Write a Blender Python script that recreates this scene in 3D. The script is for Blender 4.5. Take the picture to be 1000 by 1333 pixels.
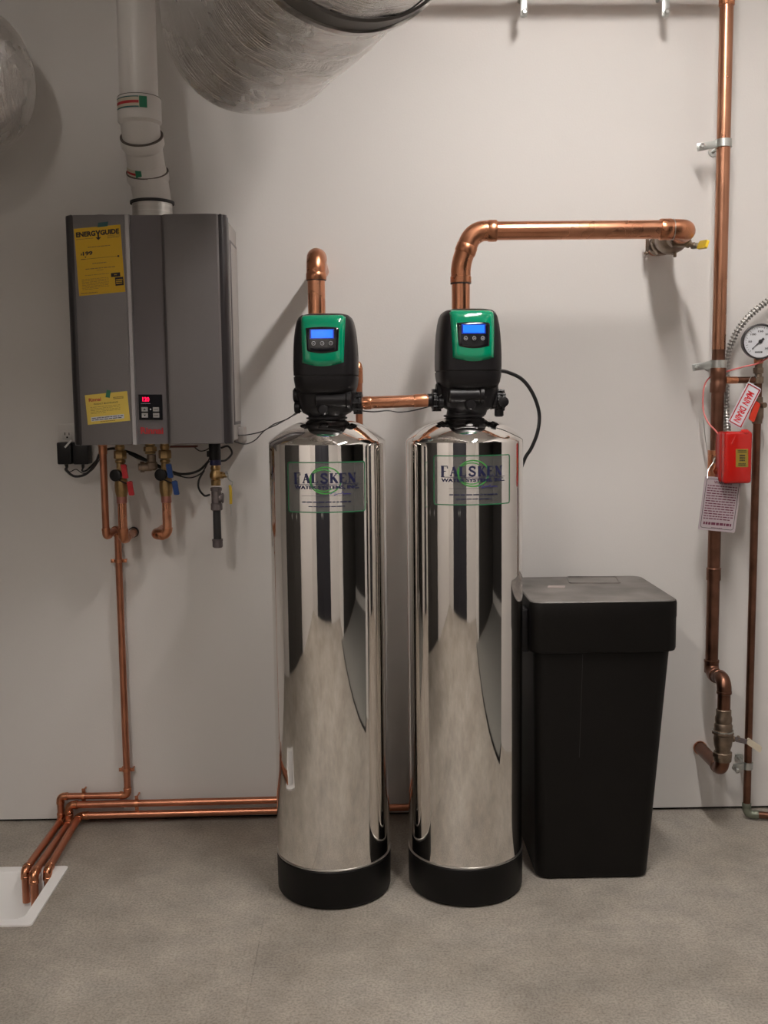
import bpy, bmesh, math, random
from mathutils import Vector, Matrix, noise
for o in list(bpy.data.objects): bpy.data.objects.remove(o)
random.seed(7)
S = bpy.context.scene; C = S.collection
V = Vector; PI = math.pi
# ---------------------------------------------------------------- camera
FPX, PITCH, YAW, ROLL, CH, CD = 1350.0, 0.1060, 0.0175, 0.0110, 1.42, 3.448
_f = V((math.sin(YAW)*math.cos(PITCH), math.cos(YAW)*math.cos(PITCH), -math.sin(PITCH)))
_r = V((math.cos(YAW), -math.sin(YAW), 0)); _d = _f.cross(_r)
CR = _r*math.cos(ROLL)+_d*math.sin(ROLL); CDN = _d*math.cos(ROLL)-_r*math.sin(ROLL)
CO = V((0, -CD, CH))
cam = bpy.data.cameras.new('camera'); co = bpy.data.objects.new('camera', cam); C.objects.link(co)
cam.sensor_fit = 'VERTICAL'; cam.sensor_height = 24; cam.lens = 24*FPX/1333; cam.clip_start = .02
M = Matrix((CR, -CDN, -_f)).transposed().to_4x4(); M.translation = CO; co.matrix_world = M
S.camera = co
def P(px, py, Y):            # a point of the photograph measured at the real depth Y
    d = CR*((px-500)/FPX)+CDN*((py-666.5)/FPX)+_f
    return CO+d*((Y-CO.y)/d.y)
def PZ(px, py, Z):
    d = CR*((px-500)/FPX)+CDN*((py-666.5)/FPX)+_f
    return CO+d*((Z-CO.z)/d.z)
# ---------------------------------------------------------------- world, exposure, lamps
w = bpy.data.worlds.new('world'); S.world = w; w.use_nodes = True
w.node_tree.nodes['Background'].inputs[0].default_value = (.9, .8, .7, 1)
w.node_tree.nodes['Background'].inputs[1].default_value = .02
vs = S.view_settings; vs.view_transform = 'Standard'; vs.look = 'None'; vs.gamma = 1; vs.use_curve_mapping = False
vs.exposure = 0.0
LAMP_A, LAMP_B = 134.0, 125.0
LA = P(757, -140, 0)          # where the lamp line meets the wall plane
# ---------------------------------------------------------------- helpers
ORG = {}
def mat(name, col, rough=.5, metal=0., noise_amt=0., nscale=8., bump=0., bscale=60., spec=.5, rvar=0., col2=None, emit=None, estr=0., coat=0., stretch=(1,1,1), detail=4., alpha=None):
    m = bpy.data.materials.new(name); m.use_nodes = True; nt = m.node_tree; N = nt.nodes; L = nt.links
    b = N['Principled BSDF']
    b.inputs['Base Color'].default_value = (*col, 1); b.inputs['Roughness'].default_value = rough; b.inputs['Metallic'].default_value = metal
    b.inputs['Specular IOR Level'].default_value = spec; b.inputs['Coat Weight'].default_value = coat
    tc = N.new('ShaderNodeTexCoord'); mp = N.new('ShaderNodeMapping'); L.new(tc.outputs['Object'], mp.inputs[0]); mp.inputs['Scale'].default_value = stretch
    nz = N.new('ShaderNodeTexNoise'); L.new(mp.outputs[0], nz.inputs['Vector']); nz.inputs['Scale'].default_value = nscale; nz.inputs['Detail'].default_value = detail
    if noise_amt or col2:
        c2 = col2 or tuple(c*(1-noise_amt) for c in col)
        r = N.new('ShaderNodeValToRGB'); r.color_ramp.elements[0].position = .25; r.color_ramp.elements[1].position = .75
        r.color_ramp.elements[0].color = (*c2, 1); r.color_ramp.elements[1].color = (*col, 1)
        L.new(nz.outputs['Fac'], r.inputs[0]); L.new(r.outputs[0], b.inputs['Base Color'])
    if rvar:
        mr = N.new('ShaderNodeMapRange'); mr.inputs['To Min'].default_value = max(.02, rough-rvar); mr.inputs['To Max'].default_value = rough+rvar
        mr.inputs['From Min'].default_value = .3; mr.inputs['From Max'].default_value = .7
        L.new(nz.outputs['Fac'], mr.inputs['Value']); L.new(mr.outputs[0], b.inputs['Roughness'])
    if bump:
        n2 = N.new('ShaderNodeTexNoise'); n2.inputs['Scale'].default_value = bscale; n2.inputs['Detail'].default_value = 5; L.new(mp.outputs[0], n2.inputs['Vector'])
        bp = N.new('ShaderNodeBump'); bp.inputs['Strength'].default_value = bump; bp.inputs['Distance'].default_value = .01
        L.new(n2.outputs['Fac'], bp.inputs['Height']); L.new(bp.outputs[0], b.inputs['Normal'])
    if emit: b.inputs['Emission Color'].default_value = (*emit, 1); b.inputs['Emission Strength'].default_value = estr
    if alpha is not None: b.inputs['Alpha'].default_value = alpha
    return m
def link(name, me, parent=None, origin=None):
    o = bpy.data.objects.new(name, me); C.objects.link(o)
    if parent is not None:
        o.parent = parent; ORG[o.name] = ORG[parent.name]; org = ORG[parent.name]
    else:
        if origin is None:
            xs = [v.co for v in me.vertices]
            lo = V([min(c[i] for c in xs) for i in range(3)]); hi = V([max(c[i] for c in xs) for i in range(3)])
            origin = V(((lo.x+hi.x)/2, (lo.y+hi.y)/2, lo.z))
        o.location = origin; org = V(origin); ORG[o.name] = org
    me.transform(Matrix.Translation(-org))
    return o
def obj(name, bm, m, parent=None, origin=None, sharp=35, smooth=True):
    bmesh.ops.recalc_face_normals(bm, faces=bm.faces)
    me = bpy.data.meshes.new(name); bm.to_mesh(me); bm.free()
    me.materials.append(m)
    if smooth and len(me.polygons):
        me.shade_smooth(); me.set_sharp_from_angle(angle=math.radians(sharp))
    o = link(name, me, parent, origin)
    if name in ('sticker_print', 'sticker_notice_print', 'key_mark', 'gold_plate_print'): o['kind'] = 'stuff'
    return o
def tag(o, label, cat, group=None):
    o['label'] = label; o['category'] = cat
    if group: o['group'] = group
    return o
def thing(name, label, cat, loc, group=None):
    o = bpy.data.objects.new(name, None); C.objects.link(o); o.location = loc; ORG[o.name] = V(loc); o.empty_display_size = .05
    return tag(o, label, cat, group)
def lab(o, s): o['label'] = s; return o
def struct(name, bm, m, **k):
    o = obj(name, bm, m, **k); o['kind'] = 'structure'; return o
def BM(): return bmesh.new()
def box(bm, lo, hi, bev=0., seg=2, rot=None, about=None):
    lo, hi = V(lo), V(hi); c = (lo+hi)/2; s = hi-lo
    r = bmesh.ops.create_cube(bm, size=1, matrix=Matrix.Translation(c) @ Matrix.Diagonal((abs(s.x), abs(s.y), abs(s.z), 1)))
    vv = r['verts']
    if bev:
        es = list({e for v in vv for e in v.link_edges})
        rr = bmesh.ops.bevel(bm, geom=es, offset=bev, segments=seg, profile=.5, affect='EDGES', clamp_overlap=True)
        vv = list({v for f in rr['faces'] for v in f.verts} | {v for v in vv if v.is_valid})
    if rot is not None: bmesh.ops.transform(bm, matrix=Matrix.Translation(about or c) @ rot @ Matrix.Translation(-(about or c)), verts=vv)
    return bm
def frame(d):
    d = V(d).normalized(); a = V((0, 0, 1)) if abs(d.z) < .9 else V((0, 1, 0))
    u = a.cross(d).normalized(); return u, d.cross(u)
def ring(bm, c, u, v, r, n, ph=0.):
    return [bm.verts.new(c+u*(r*math.cos(2*PI*i/n+ph))+v*(r*math.sin(2*PI*i/n+ph))) for i in range(n)]
def bridge(bm, a, b):
    n = len(a)
    for i in range(n): bm.faces.new((a[i], a[(i+1) % n], b[(i+1) % n], b[i]))
def lathe(bm, o, d, prof, n=32, cap=True, ph=0.):
    u, v = frame(d); d = V(d).normalized(); o = V(o); rs = []
    for t, r in prof: rs.append(ring(bm, o+d*t, u, v, max(r, 1e-4), n, ph))
    for a, b in zip(rs, rs[1:]): bridge(bm, a, b)
    if cap: bm.faces.new(rs[0]); bm.faces.new(rs[-1])
    return bm
def fillet(pts, R, k=8):
    pts = [V(p) for p in pts]; out = [pts[0]]
    for i in range(1, len(pts)-1):
        a, b, c = pts[i-1], pts[i], pts[i+1]; d1 = (a-b); d2 = (c-b)
        l = min(R, d1.length*(.97 if i == 1 else .49), d2.length*(.97 if i == len(pts)-2 else .49)); p0 = b+d1.normalized()*l; p2 = b+d2.normalized()*l
        if d1.angle(d2) > 3.05: out.append(b); continue
        ang = PI-d1.angle(d2)
        # circular arc tangent to both legs
        rad = l/math.tan(ang/2); bis = (d1.normalized()+d2.normalized()).normalized(); cen = b+bis*(rad/math.cos(ang/2))
        e1 = p0-cen; e2 = p2-cen
        for j in range(k+1):
            t = j/k; q = (e1*math.sin((1-t)*ang)+e2*math.sin(t*ang))/math.sin(ang); out.append(cen+q)
    out.append(pts[-1]); return out
def sweep(bm, pts, r, n=20, cap=True, radf=None):
    pts = [V(p) for p in pts]; d = (pts[1]-pts[0]).normalized(); u, v = frame(d); rs = []
    for i, p in enumerate(pts):
        if i == 0: t = pts[1]-pts[0]
        elif i == len(pts)-1: t = pts[-1]-pts[-2]
        else: t = (pts[i+1]-p).normalized()+(p-pts[i-1]).normalized()
        t = t.normalized(); q = d.rotation_difference(t); u = q @ u; v = q @ v; d = t
        rr = radf(i) if radf else r
        rs.append(ring(bm, p, u, v, rr, n))
    for a, b in zip(rs, rs[1:]): bridge(bm, a, b)
    if cap: bm.faces.new(rs[0]); bm.faces.new(rs[-1])
    return bm
def pipe(pts, r, R, n=20, k=8): return sweep(BM(), fillet(pts, R, k), r, n)
def spline(pts, k=8):
    pts = [V(p) for p in pts]; P_ = [pts[0]]+pts+[pts[-1]]; out = []
    for i in range(1, len(P_)-2):
        a, b, c, d = P_[i-1:i+3]
        for j in range(k):
            t = j/k; out.append(.5*((2*b)+(c-a)*t+(2*a-5*b+4*c-d)*t*t+(3*b-a-3*c+d)*t**3))
    out.append(pts[-1]); return out
def cable(pts, r, n=8): return sweep(BM(), spline(pts), r, n)
def hexnut(bm, o, d, h, r, n=6): return lathe(bm, o, d, [(0, r*.93), (h*.12, r), (h*.88, r), (h, r*.93)], n)
def elbowfit(bm, pts, R, r, ext):   # fitting sleeve over a corner of a run: a, corner, b
    a, b, c = [V(p) for p in pts]; da = (a-b).normalized(); dc = (c-b).normalized()
    sweep(bm, fillet([b+da*(R+ext), b, b+dc*(R+ext)], R, 8), r, 20)
    for dd in (da, dc):
        lathe(bm, b+dd*(R+ext*.25), dd, [(0, r), (ext*.08, r*1.06), (ext*.7, r*1.06), (ext*.78, r)], 20)
    return bm
class Fr:   # flat rectangle laid out from three measured corners on a plane
    def __init__(s, tl, tr, bl, n=None):
        s.o = V(bl); s.u = V(tr)-V(tl); s.v = V(tl)-V(bl); s.n = (s.u.cross(s.v)).normalized()
        if n is not None and s.n.dot(n) < 0: s.n = -s.n
    def __call__(s, a, b, h=0.): return s.o+s.u*a+s.v*b+s.n*h
def slab(bm, fr, a0, b0, a1, b1, h0, h1, cr=0., k=5):
    """rounded rectangular slab on a frame"""
    U, W = fr.u.length, fr.v.length; pts = []
    if cr <= 0: pts = [(a0, b0), (a1, b0), (a1, b1), (a0, b1)]
    else:
        ca, cb = cr/U, cr/W
        for (x, y, s) in ((a1-ca, b0+cb, -90), (a1-ca, b1-cb, 0), (a0+ca, b1-cb, 90), (a0+ca, b0+cb, 180)):
            for j in range(k+1):
                t = math.radians(s+90*j/k); pts.append((x+ca*math.cos(t), y+cb*math.sin(t)))
    lo = [bm.verts.new(fr(x, y, h0)) for x, y in pts]; hi = [bm.verts.new(fr(x, y, h1)) for x, y in pts]
    bridge(bm, lo, hi); bm.faces.new(hi); bm.faces.new(lo); return bm
def border(bm, fr, a0, b0, a1, b1, t, h0, h1, cr=.004, k=4):
    U, W = fr.u.length, fr.v.length
    def loop(ins):
        pts = []; c = max(cr-ins, .0005); x0, y0, x1, y1 = a0*U+ins, b0*W+ins, a1*U-ins, b1*W-ins
        for (x, y, s) in ((x1-c, y0+c, -90), (x1-c, y1-c, 0), (x0+c, y1-c, 90), (x0+c, y0+c, 180)):
            for j in range(k+1):
                q = math.radians(s+90*j/k); pts.append(((x+c*math.cos(q))/U, (y+c*math.sin(q))/W))
        return pts
    A, B = loop(0), loop(t)
    ra = [bm.verts.new(fr(x, y, h0)) for x, y in A]; rb = [bm.verts.new(fr(x, y, h1)) for x, y in A]
    rc = [bm.verts.new(fr(x, y, h1)) for x, y in B]; rd = [bm.verts.new(fr(x, y, h0)) for x, y in B]
    bridge(bm, ra, rb); bridge(bm, rb, rc); bridge(bm, rc, rd); bridge(bm, rd, ra); return bm
def text_pts(s, off=0.):
    cu = bpy.data.curves.new('t', 'FONT'); cu.body = s; cu.size = 1; cu.resolution_u = 3; cu.offset = off
    o = bpy.data.objects.new('t', cu); C.objects.link(o); dg = bpy.context.evaluated_depsgraph_get()
    me = bpy.data.meshes.new_from_object(o.evaluated_get(dg)); bpy.data.objects.remove(o); bpy.data.curves.remove(cu)
    return me
def lettering(bm, s, fmap, a0, b0, a1, b1, th=.0004, off=0., split=0):
    """writes s into the box a0..a1 x b0..b1 of the map fmap(a,b,h)"""
    me = text_pts(s, off); xs = [v.co.x for v in me.vertices]; ys = [v.co.y for v in me.vertices]
    x0, x1, y0, y1 = min(xs), max(xs), min(ys), max(ys)
    f = lambda c, h: fmap(a0+(c.x-x0)/(x1-x0)*(a1-a0), b0+(c.y-y0)/(y1-y0)*(b1-b0), h)
    hi = [bm.verts.new(f(v.co, th)) for v in me.vertices]
    for p in me.polygons:
        try: bm.faces.new([hi[i] for i in p.vertices])
        except ValueError: pass
    bpy.data.meshes.remove(me); return bm
def words(bm, fmap, a0, b0, a1, b1, rows, th=.0003, seed=1, fill=.5, ends=1.):
    """rows of print too small to read, as short raised dashes"""
    rnd = random.Random(seed); H = (b1-b0)/rows
    for r in range(rows):
        y = b1-(r+.75)*H; x = a0; xe = a1 if r < rows-1 else a0+(a1-a0)*ends
        while x < xe-.01:
            wl = min((a1-a0)*rnd.uniform(.05, .16), xe-x); q = [fmap(x, y, th), fmap(x+wl, y, th), fmap(x+wl, y+H*fill, th), fmap(x, y+H*fill, th)]
            bm.faces.new([bm.verts.new(c) for c in q]); x += wl+(a1-a0)*.022
    return bm
# ---------------------------------------------------------------- materials
m_wall = mat('painted_wall', (.66, .637, .615), .6, noise_amt=.03, nscale=2.5, bump=.05, bscale=160)
m_ceil = mat('ceiling_paint', (.6, .58, .55), .8)
m_copper = mat('copper', (.74, .36, .22), .27, 1, col2=(.58, .25, .14), nscale=9, rvar=.05, detail=2)
m_copfit = mat('copper_fitting', (.66, .30, .17), .30, 1, col2=(.46, .19, .10), nscale=16, rvar=.06, detail=2)
m_copthin = mat('copper_thin', (.62, .27, .165), .38, 1, col2=(.44, .18, .105), nscale=14, rvar=.06, detail=2)
m_copold = mat('copper_tarnished', (.25, .12, .08), .38, 1, col2=(.12, .06, .04), nscale=16, rvar=.08)
m_solder = mat('solder', (.55, .53, .5), .35, 1)
m_brass = mat('brass', (.48, .33, .155), .36, 1, col2=(.26, .165, .075), nscale=40, rvar=.08)
m_brassold = mat('brass_old', (.31, .24, .18), .42, 1, col2=(.16, .12, .09), nscale=40, rvar=.08)
m_iron = mat('iron', (.22, .19, .19), .5, .8, noise_amt=.3, nscale=60, bump=.2, bscale=250)
m_blackpipe = mat('black_pipe', (.03, .03, .032), .38, .3)
m_zinc = mat('zinc', (.62, .64, .62), .33, 1, noise_amt=.25, nscale=40)
m_black = mat('black_plastic', (.009, .008, .009), .40, spec=.28, bump=.06, bscale=400)
m_blackgl = mat('black_gloss', (.008, .008, .01), .12)
m_boot = mat('black_boot', (.006, .0055, .0055), .45, spec=.2, noise_amt=.2, nscale=10)
m_brine = mat('brine_plastic', (.0065, .0055, .005), .5, spec=.2, noise_amt=.25, nscale=7, bump=.05, bscale=300)
m_lidtop = mat('dusty_lid', (.21, .19, .175), .48, col2=(.055, .05, .046), nscale=9, bump=.05, bscale=200, detail=6)
m_cable = mat('black_cable', (.01, .01, .011), .4)
m_green = mat('green_gloss', (.0, .235, .115), .13, coat=.6)
m_lcd = mat('lcd', (.01, .1, .6), .3, emit=(.0, .16, 1.0), estr=.95)
m_lcd2 = mat('lcd_dark', (.005, .02, .22), .3, emit=(.0, .02, .4), estr=.35)
m_icon = mat('icon', (.6, .6, .62), .3)
m_white = mat('white_plastic', (.60, .575, .55), .4)
m_whitebr = mat('white_pan', (.78, .77, .76), .35)
m_gray = mat('heater_grey', (.20, .188, .19), .42, .5, noise_amt=.03, nscale=200)
m_gray2 = mat('heater_grey_dark', (.135, .122, .126), .45, .45)
m_dkframe = mat('heater_dark', (.032, .028, .03), .3, .1)
m_silver = mat('silver_trim', (.40, .385, .39), .38, .6)
m_side = mat('heater_side', (.42, .39, .37), .5, .3)
m_steel = mat('brushed_steel', (.62, .6, .57), .28, 1, noise_amt=.3, nscale=4, stretch=(1, 1, 60))
m_rubber = mat('rubber', (.02, .018, .018), .6)
m_yellow = mat('yellow_paper', (.66, .40, .008), .5)
m_yellow2 = mat('yellow_paper_pale', (.72, .53, .09), .5)
m_ink = mat('black_ink', (.012, .010, .012), .6)
m_inkfaint = mat('faint_ink', (.24, .15, .03), .6)
m_redink = mat('red_ink', (.42, .015, .02), .5)
m_led = mat('red_led', (.5, 0, .03), .4, emit=(1, .0, .06), estr=1.6)
m_grayb = mat('button_grey', (.3, .29, .28), .5)
m_red = mat('red_plastic', (.5, .012, .018), .35)
m_blue = mat('blue_plastic', (.008, .05, .22), .35)
m_orange = mat('orange_red', (.58, .035, .012), .35)
m_redbox = mat('red_enamel', (.44, .007, .004), .25, coat=.3)
m_redside = mat('red_enamel_mottled', (.38, .02, .016), .3, noise_amt=.2, nscale=8)  # housing red, duller than the front cover and mottled
m_pink = mat('red_wire', (.62, .14, .13), .45)
m_gold = mat('gold_label', (.30, .22, .03), .4, .3)
m_signw = mat('sign_white', (.62, .63, .68), .45)
m_signg = mat('sign_grey', (.40, .34, .36), .45)
m_maroon = mat('maroon_ink', (.12, .02, .05), .5)
m_dial = mat('dial', (.6, .61, .64), .4)
m_ivory = mat('ivory', (.5, .44, .34), .5)
m_yelh = mat('yellow_handle', (.72, .5, .03), .4)
m_tape = mat('green_tape', (.02, .17, .09), .4)
m_tapebl = mat('blue_tape', (.02, .10, .10), .4)
m_lblue = mat('label_navy', (.012, .014, .06), .4)
m_lgreen = mat('label_green', (.02, .16, .065), .35)
m_lgreen2 = mat('label_green_bright', (.06, .30, .06), .35)
m_film = mat('label_film', (.6, .6, .58), .25, alpha=.10)
m_dark = mat('dark_recess', (.01, .009, .008), .9)
m_jeans = mat('denim', (.01, .05, .25), .8, noise_amt=.3, nscale=40)
m_jacket = mat('jacket', (.006, .008, .018), .8)
m_skin = mat('skin', (.55, .33, .25), .5)
m_hair = mat('hair', (.03, .018, .01), .6)
m_doork = mat('door_navy', (.012, .012, .018), .6)
m_doorg = mat('door_charcoal', (.05, .046, .042), .55)
m_frame = mat('door_frame', (.5, .48, .45), .5)
# mirror steel of the tank jackets
m_mirror = mat('mirror_steel', (.80, .775, .75), .045, 1, bump=.012, bscale=5, stretch=(6, 6, 1))
# crinkled foil
m_foil = mat('foil', (.80, .78, .76), .27, 1, rvar=.06, nscale=6)
def foil_nodes(m):
    nt = m.node_tree; N = nt.nodes; L = nt.links; b = N['Principled BSDF']
    tc = N.new('ShaderNodeUVMap'); mp = N.new('ShaderNodeMapping'); mp.inputs['Scale'].default_value = (110, 2.0, 1)
    L.new(tc.outputs[0], mp.inputs[0]); n1 = N.new('ShaderNodeTexNoise'); n1.inputs['Scale'].default_value = 1; n1.inputs['Detail'].default_value = 3; L.new(mp.outputs[0], n1.inputs['Vector'])
    t2 = N.new('ShaderNodeTexCoord'); n2 = N.new('ShaderNodeTexNoise'); n2.inputs['Scale'].default_value = 6; n2.inputs['Detail'].default_value = 6; n2.inputs['Roughness'].default_value = .62; n2.inputs['Distortion'].default_value = 2.2
    L.new(t2.outputs['Object'], n2.inputs['Vector'])
    b1 = N.new('ShaderNodeBump'); b1.inputs['Strength'].default_value = 1.0; b1.inputs['Distance'].default_value = .008; L.new(n1.outputs['Fac'], b1.inputs['Height'])
    b2 = N.new('ShaderNodeBump'); b2.inputs['Strength'].default_value = .55; b2.inputs['Distance'].default_value = .03; L.new(n2.outputs['Fac'], b2.inputs['Height'])
    L.new(b1.outputs[0], b2.inputs['Normal']); L.new(b2.outputs[0], b.inputs['Normal'])
foil_nodes(m_foil)
# concrete: mottled grey with sand specks and pale scuffs
def concrete():
    m = bpy.data.materials.new('concrete'); m.use_nodes = True; nt = m.node_tree; N = nt.nodes; L = nt.links; b = N['Principled BSDF']
    tc = N.new('ShaderNodeTexCoord')
    def nz(s, d, r=.6):
        n = N.new('ShaderNodeTexNoise'); n.inputs['Scale'].default_value = s; n.inputs['Detail'].default_value = d; n.inputs['Roughness'].default_value = r; L.new(tc.outputs['Object'], n.inputs['Vector']); return n
    a = nz(1.6, 8, .65); c = nz(150, 3); e = nz(9, 6, .7)
    r = N.new('ShaderNodeValToRGB'); r.color_ramp.elements[0].position = .3; r.color_ramp.elements[1].position = .72
    r.color_ramp.elements[0].color = (.25, .222, .188, 1); r.color_ramp.elements[1].color = (.44, .408, .36, 1); L.new(a.outputs['Fac'], r.inputs[0])
    r3 = N.new('ShaderNodeValToRGB'); r3.color_ramp.elements[0].position = .3; r3.color_ramp.elements[1].position = .75
    r3.color_ramp.elements[0].color = (.74, .74, .75, 1); r3.color_ramp.elements[1].color = (1.18, 1.15, 1.12, 1); L.new(e.outputs['Fac'], r3.inputs[0])
    r2 = N.new('ShaderNodeValToRGB'); r2.color_ramp.elements[0].position = .34; r2.color_ramp.elements[1].position = .58
    r2.color_ramp.elements[0].color = (.68, .67, .66, 1); r2.color_ramp.elements[1].color = (1.05, 1.05, 1.05, 1); L.new(c.outputs['Fac'], r2.inputs[0])
    mx = N.new('ShaderNodeMix'); mx.data_type = 'RGBA'; mx.blend_type = 'MULTIPLY'; mx.inputs[0].default_value = 1
    L.new(r.outputs[0], mx.inputs[6]); L.new(r2.outputs[0], mx.inputs[7])
    mx2 = N.new('ShaderNodeMix'); mx2.data_type = 'RGBA'; mx2.blend_type = 'MULTIPLY'; mx2.inputs[0].default_value = .8
    L.new(mx.outputs[2], mx2.inputs[6]); L.new(r3.outputs[0], mx2.inputs[7]); L.new(mx2.outputs[2], b.inputs['Base Color'])
    b.inputs['Roughness'].default_value = .52; b.inputs['Specular IOR Level'].default_value = .4
    bp = N.new('ShaderNodeBump'); bp.inputs['Strength'].default_value = .25; bp.inputs['Distance'].default_value = .003; L.new(c.outputs['Fac'], bp.inputs['Height']); L.new(bp.outputs[0], b.inputs['Normal'])
    return m
m_conc = concrete()
def emitmat(name, col, s):
    return mat(name, (.8, .8, .8), .5, emit=col, estr=s)
m_tubeA = emitmat('lamp_diffuser_a', (1, .945, .90), LAMP_A)
m_tubeB = emitmat('lamp_diffuser_b', (1, .92, .85), LAMP_B)
# ---------------------------------------------------------------- room
XL, XR, YB, ZC = -2.5, 1.46, -4.6, 3.25
pan_r = (PZ(88, 1129, 0).x+PZ(43, 1206, 0).x)/2; pan_b = PZ(88, 1129, 0).y; pan_f = PZ(43, 1206, 0).y; pan_l = pan_r-.42
jx = PZ(345, 1190, 0).x
RIM = .03
def build_floor():
    bm = BM(); xs = [XL-.1, pan_l+RIM*.6, pan_r-RIM*.6, jx-.0016, jx+.0016, 4.3]; ys = [YB-.1, pan_f+RIM*.6, pan_b-RIM*.6, .1]
    g = {}
    def v(i, j, z): 
        k = (i, j, z)
        if k not in g: g[k] = bm.verts.new((xs[i], ys[j], z))
        return g[k]
    for i in range(5):
        for j in range(3):
            if i == 1 and j == 1:
                for a, b in (((1, 1), (2, 1)), ((2, 1), (2, 2)), ((2, 2), (1, 2)), ((1, 2), (1, 1))):
                    bm.faces.new((v(*a, 0), v(*b, 0), v(*b, -.2), v(*a, -.2)))
                continue
            z = -.002 if i == 3 else 0.
            bm.faces.new((v(i, j, z), v(i+1, j, z), v(i+1, j+1, z), v(i, j+1, z)))
            if i == 3:
                for q in (3, 4): bm.faces.new((v(q, j, 0), v(q, j+1, 0), v(q, j+1, -.002), v(q, j, -.002)))
    return bm
struct('floor', build_floor(), m_conc, smooth=False, origin=V((0, 0, 0)))
GAP = .010
struct('wall_back', box(BM(), (XL-.1, 0, GAP), (XR+.1, .1, ZC)), m_wall, smooth=False)
struct('gap_shade', box(BM(), (XL-.1, .012, 0.0005), (XR+.1, .09, GAP)), m_dark, smooth=False)  # black strip standing in for the shade in the gap under the wall
struct('ceiling', box(BM(), (XL-.1, YB-.1, ZC), (4.3, .1, ZC+.1)), m_ceil, smooth=False)
def wall_with_hole(name, axis, at, a0, a1, h0, h1, hz):
    bm = BM(); t = .1
    def bx(u0, u1, z0, z1):
        if u1-u0 < 1e-3 or z1-z0 < 1e-3: return
        if axis == 'x': box(bm, (min(at, at+t*sg), u0, z0), (max(at, at+t*sg), u1, z1))
        else: box(bm, (u0, min(at, at+t*sg), z0), (u1, max(at, at+t*sg), z1))
    sg = 1 if at > 0 else -1
    bx(a0, h0, 0, ZC); bx(h1, a1, 0, ZC); bx(h0, h1, hz, ZC)
    return struct(name, bm, m_wall, smooth=False)
wall_with_hole('wall_right', 'x', XR, YB, 0, -3.62, -1.0, 2.6)
wall_with_hole('wall_left', 'x', XL, YB, 0, -2.3, -.65, 2.1)
wall_with_hole('wall_front', 'y', YB, XL-.1, XR+.1, -1.75, .20, 2.3)
def door(name, lo, hi, m, hp, hd):
    d = struct(name, box(BM(), lo, hi, .003), m, smooth=False)
    b = BM(); p = V(hp); hd = V(hd)
    lathe(b, p, hd, [(0, .026), (.006, .026), (.007, .01), (.045, .01)], 16); q = p+hd*.04
    s = V((0, 0, 1)).cross(hd); sweep(b, [q-s*.01, q+s*.11], .009, 10)
    obj('door_handle', b, m_zinc, d); return d
door('door_1', (-1.74, YB-.09, .006), (-.78, YB-.05, 2.29), m_doork, (-.87, YB-.05, 1.0), (0, 1, 0))
door('door_2', (-.77, YB-.09, .006), (.19, YB-.05, 2.29), m_doork, (-.68, YB-.05, 1.0), (0, 1, 0))
door('door_3', (XL-.09, -2.29, .006), (XL-.05, -1.48, 2.09), m_doorg, (XL-.05, -1.9, 1.0), (1, 0, 0))
door('door_4', (XL-.09, -1.47, .006), (XL-.05, -.66, 2.09), m_doorg, (XL-.05, -1.38, 1.0), (1, 0, 0))
# lamps: two long tube fixtures hung from the ceiling, running towards the wall
def lamp(x, y0, y1, z, m, label):
    t = thing('ceiling_light', label, 'lamp', V((x, (y0+y1)/2, z)))
    obj('housing', box(BM(), (x-.06, y0, z+.004), (x+.06, y1, z+.09), .006), m_white, t)
    obj('diffuser', box(BM(), (x-.048, y0+.012, z-.002), (x+.048, y1-.012, z+.012), .002), m, t)
    for yy in (y0+.2, y1-.2): obj('hanger_wire', sweep(BM(), [(x, yy, z+.09), (x, yy, ZC)], .002, 6), m_zinc, t)
lamp(LA.x, -2.15, -.95, LA.z, m_tubeA, 'long tube ceiling light above the pipe with the ball valve')
lamp(-1.0, -4.4, -2.7, 3.0, m_tubeB, 'long tube ceiling light farther back on the heater side')
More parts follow.
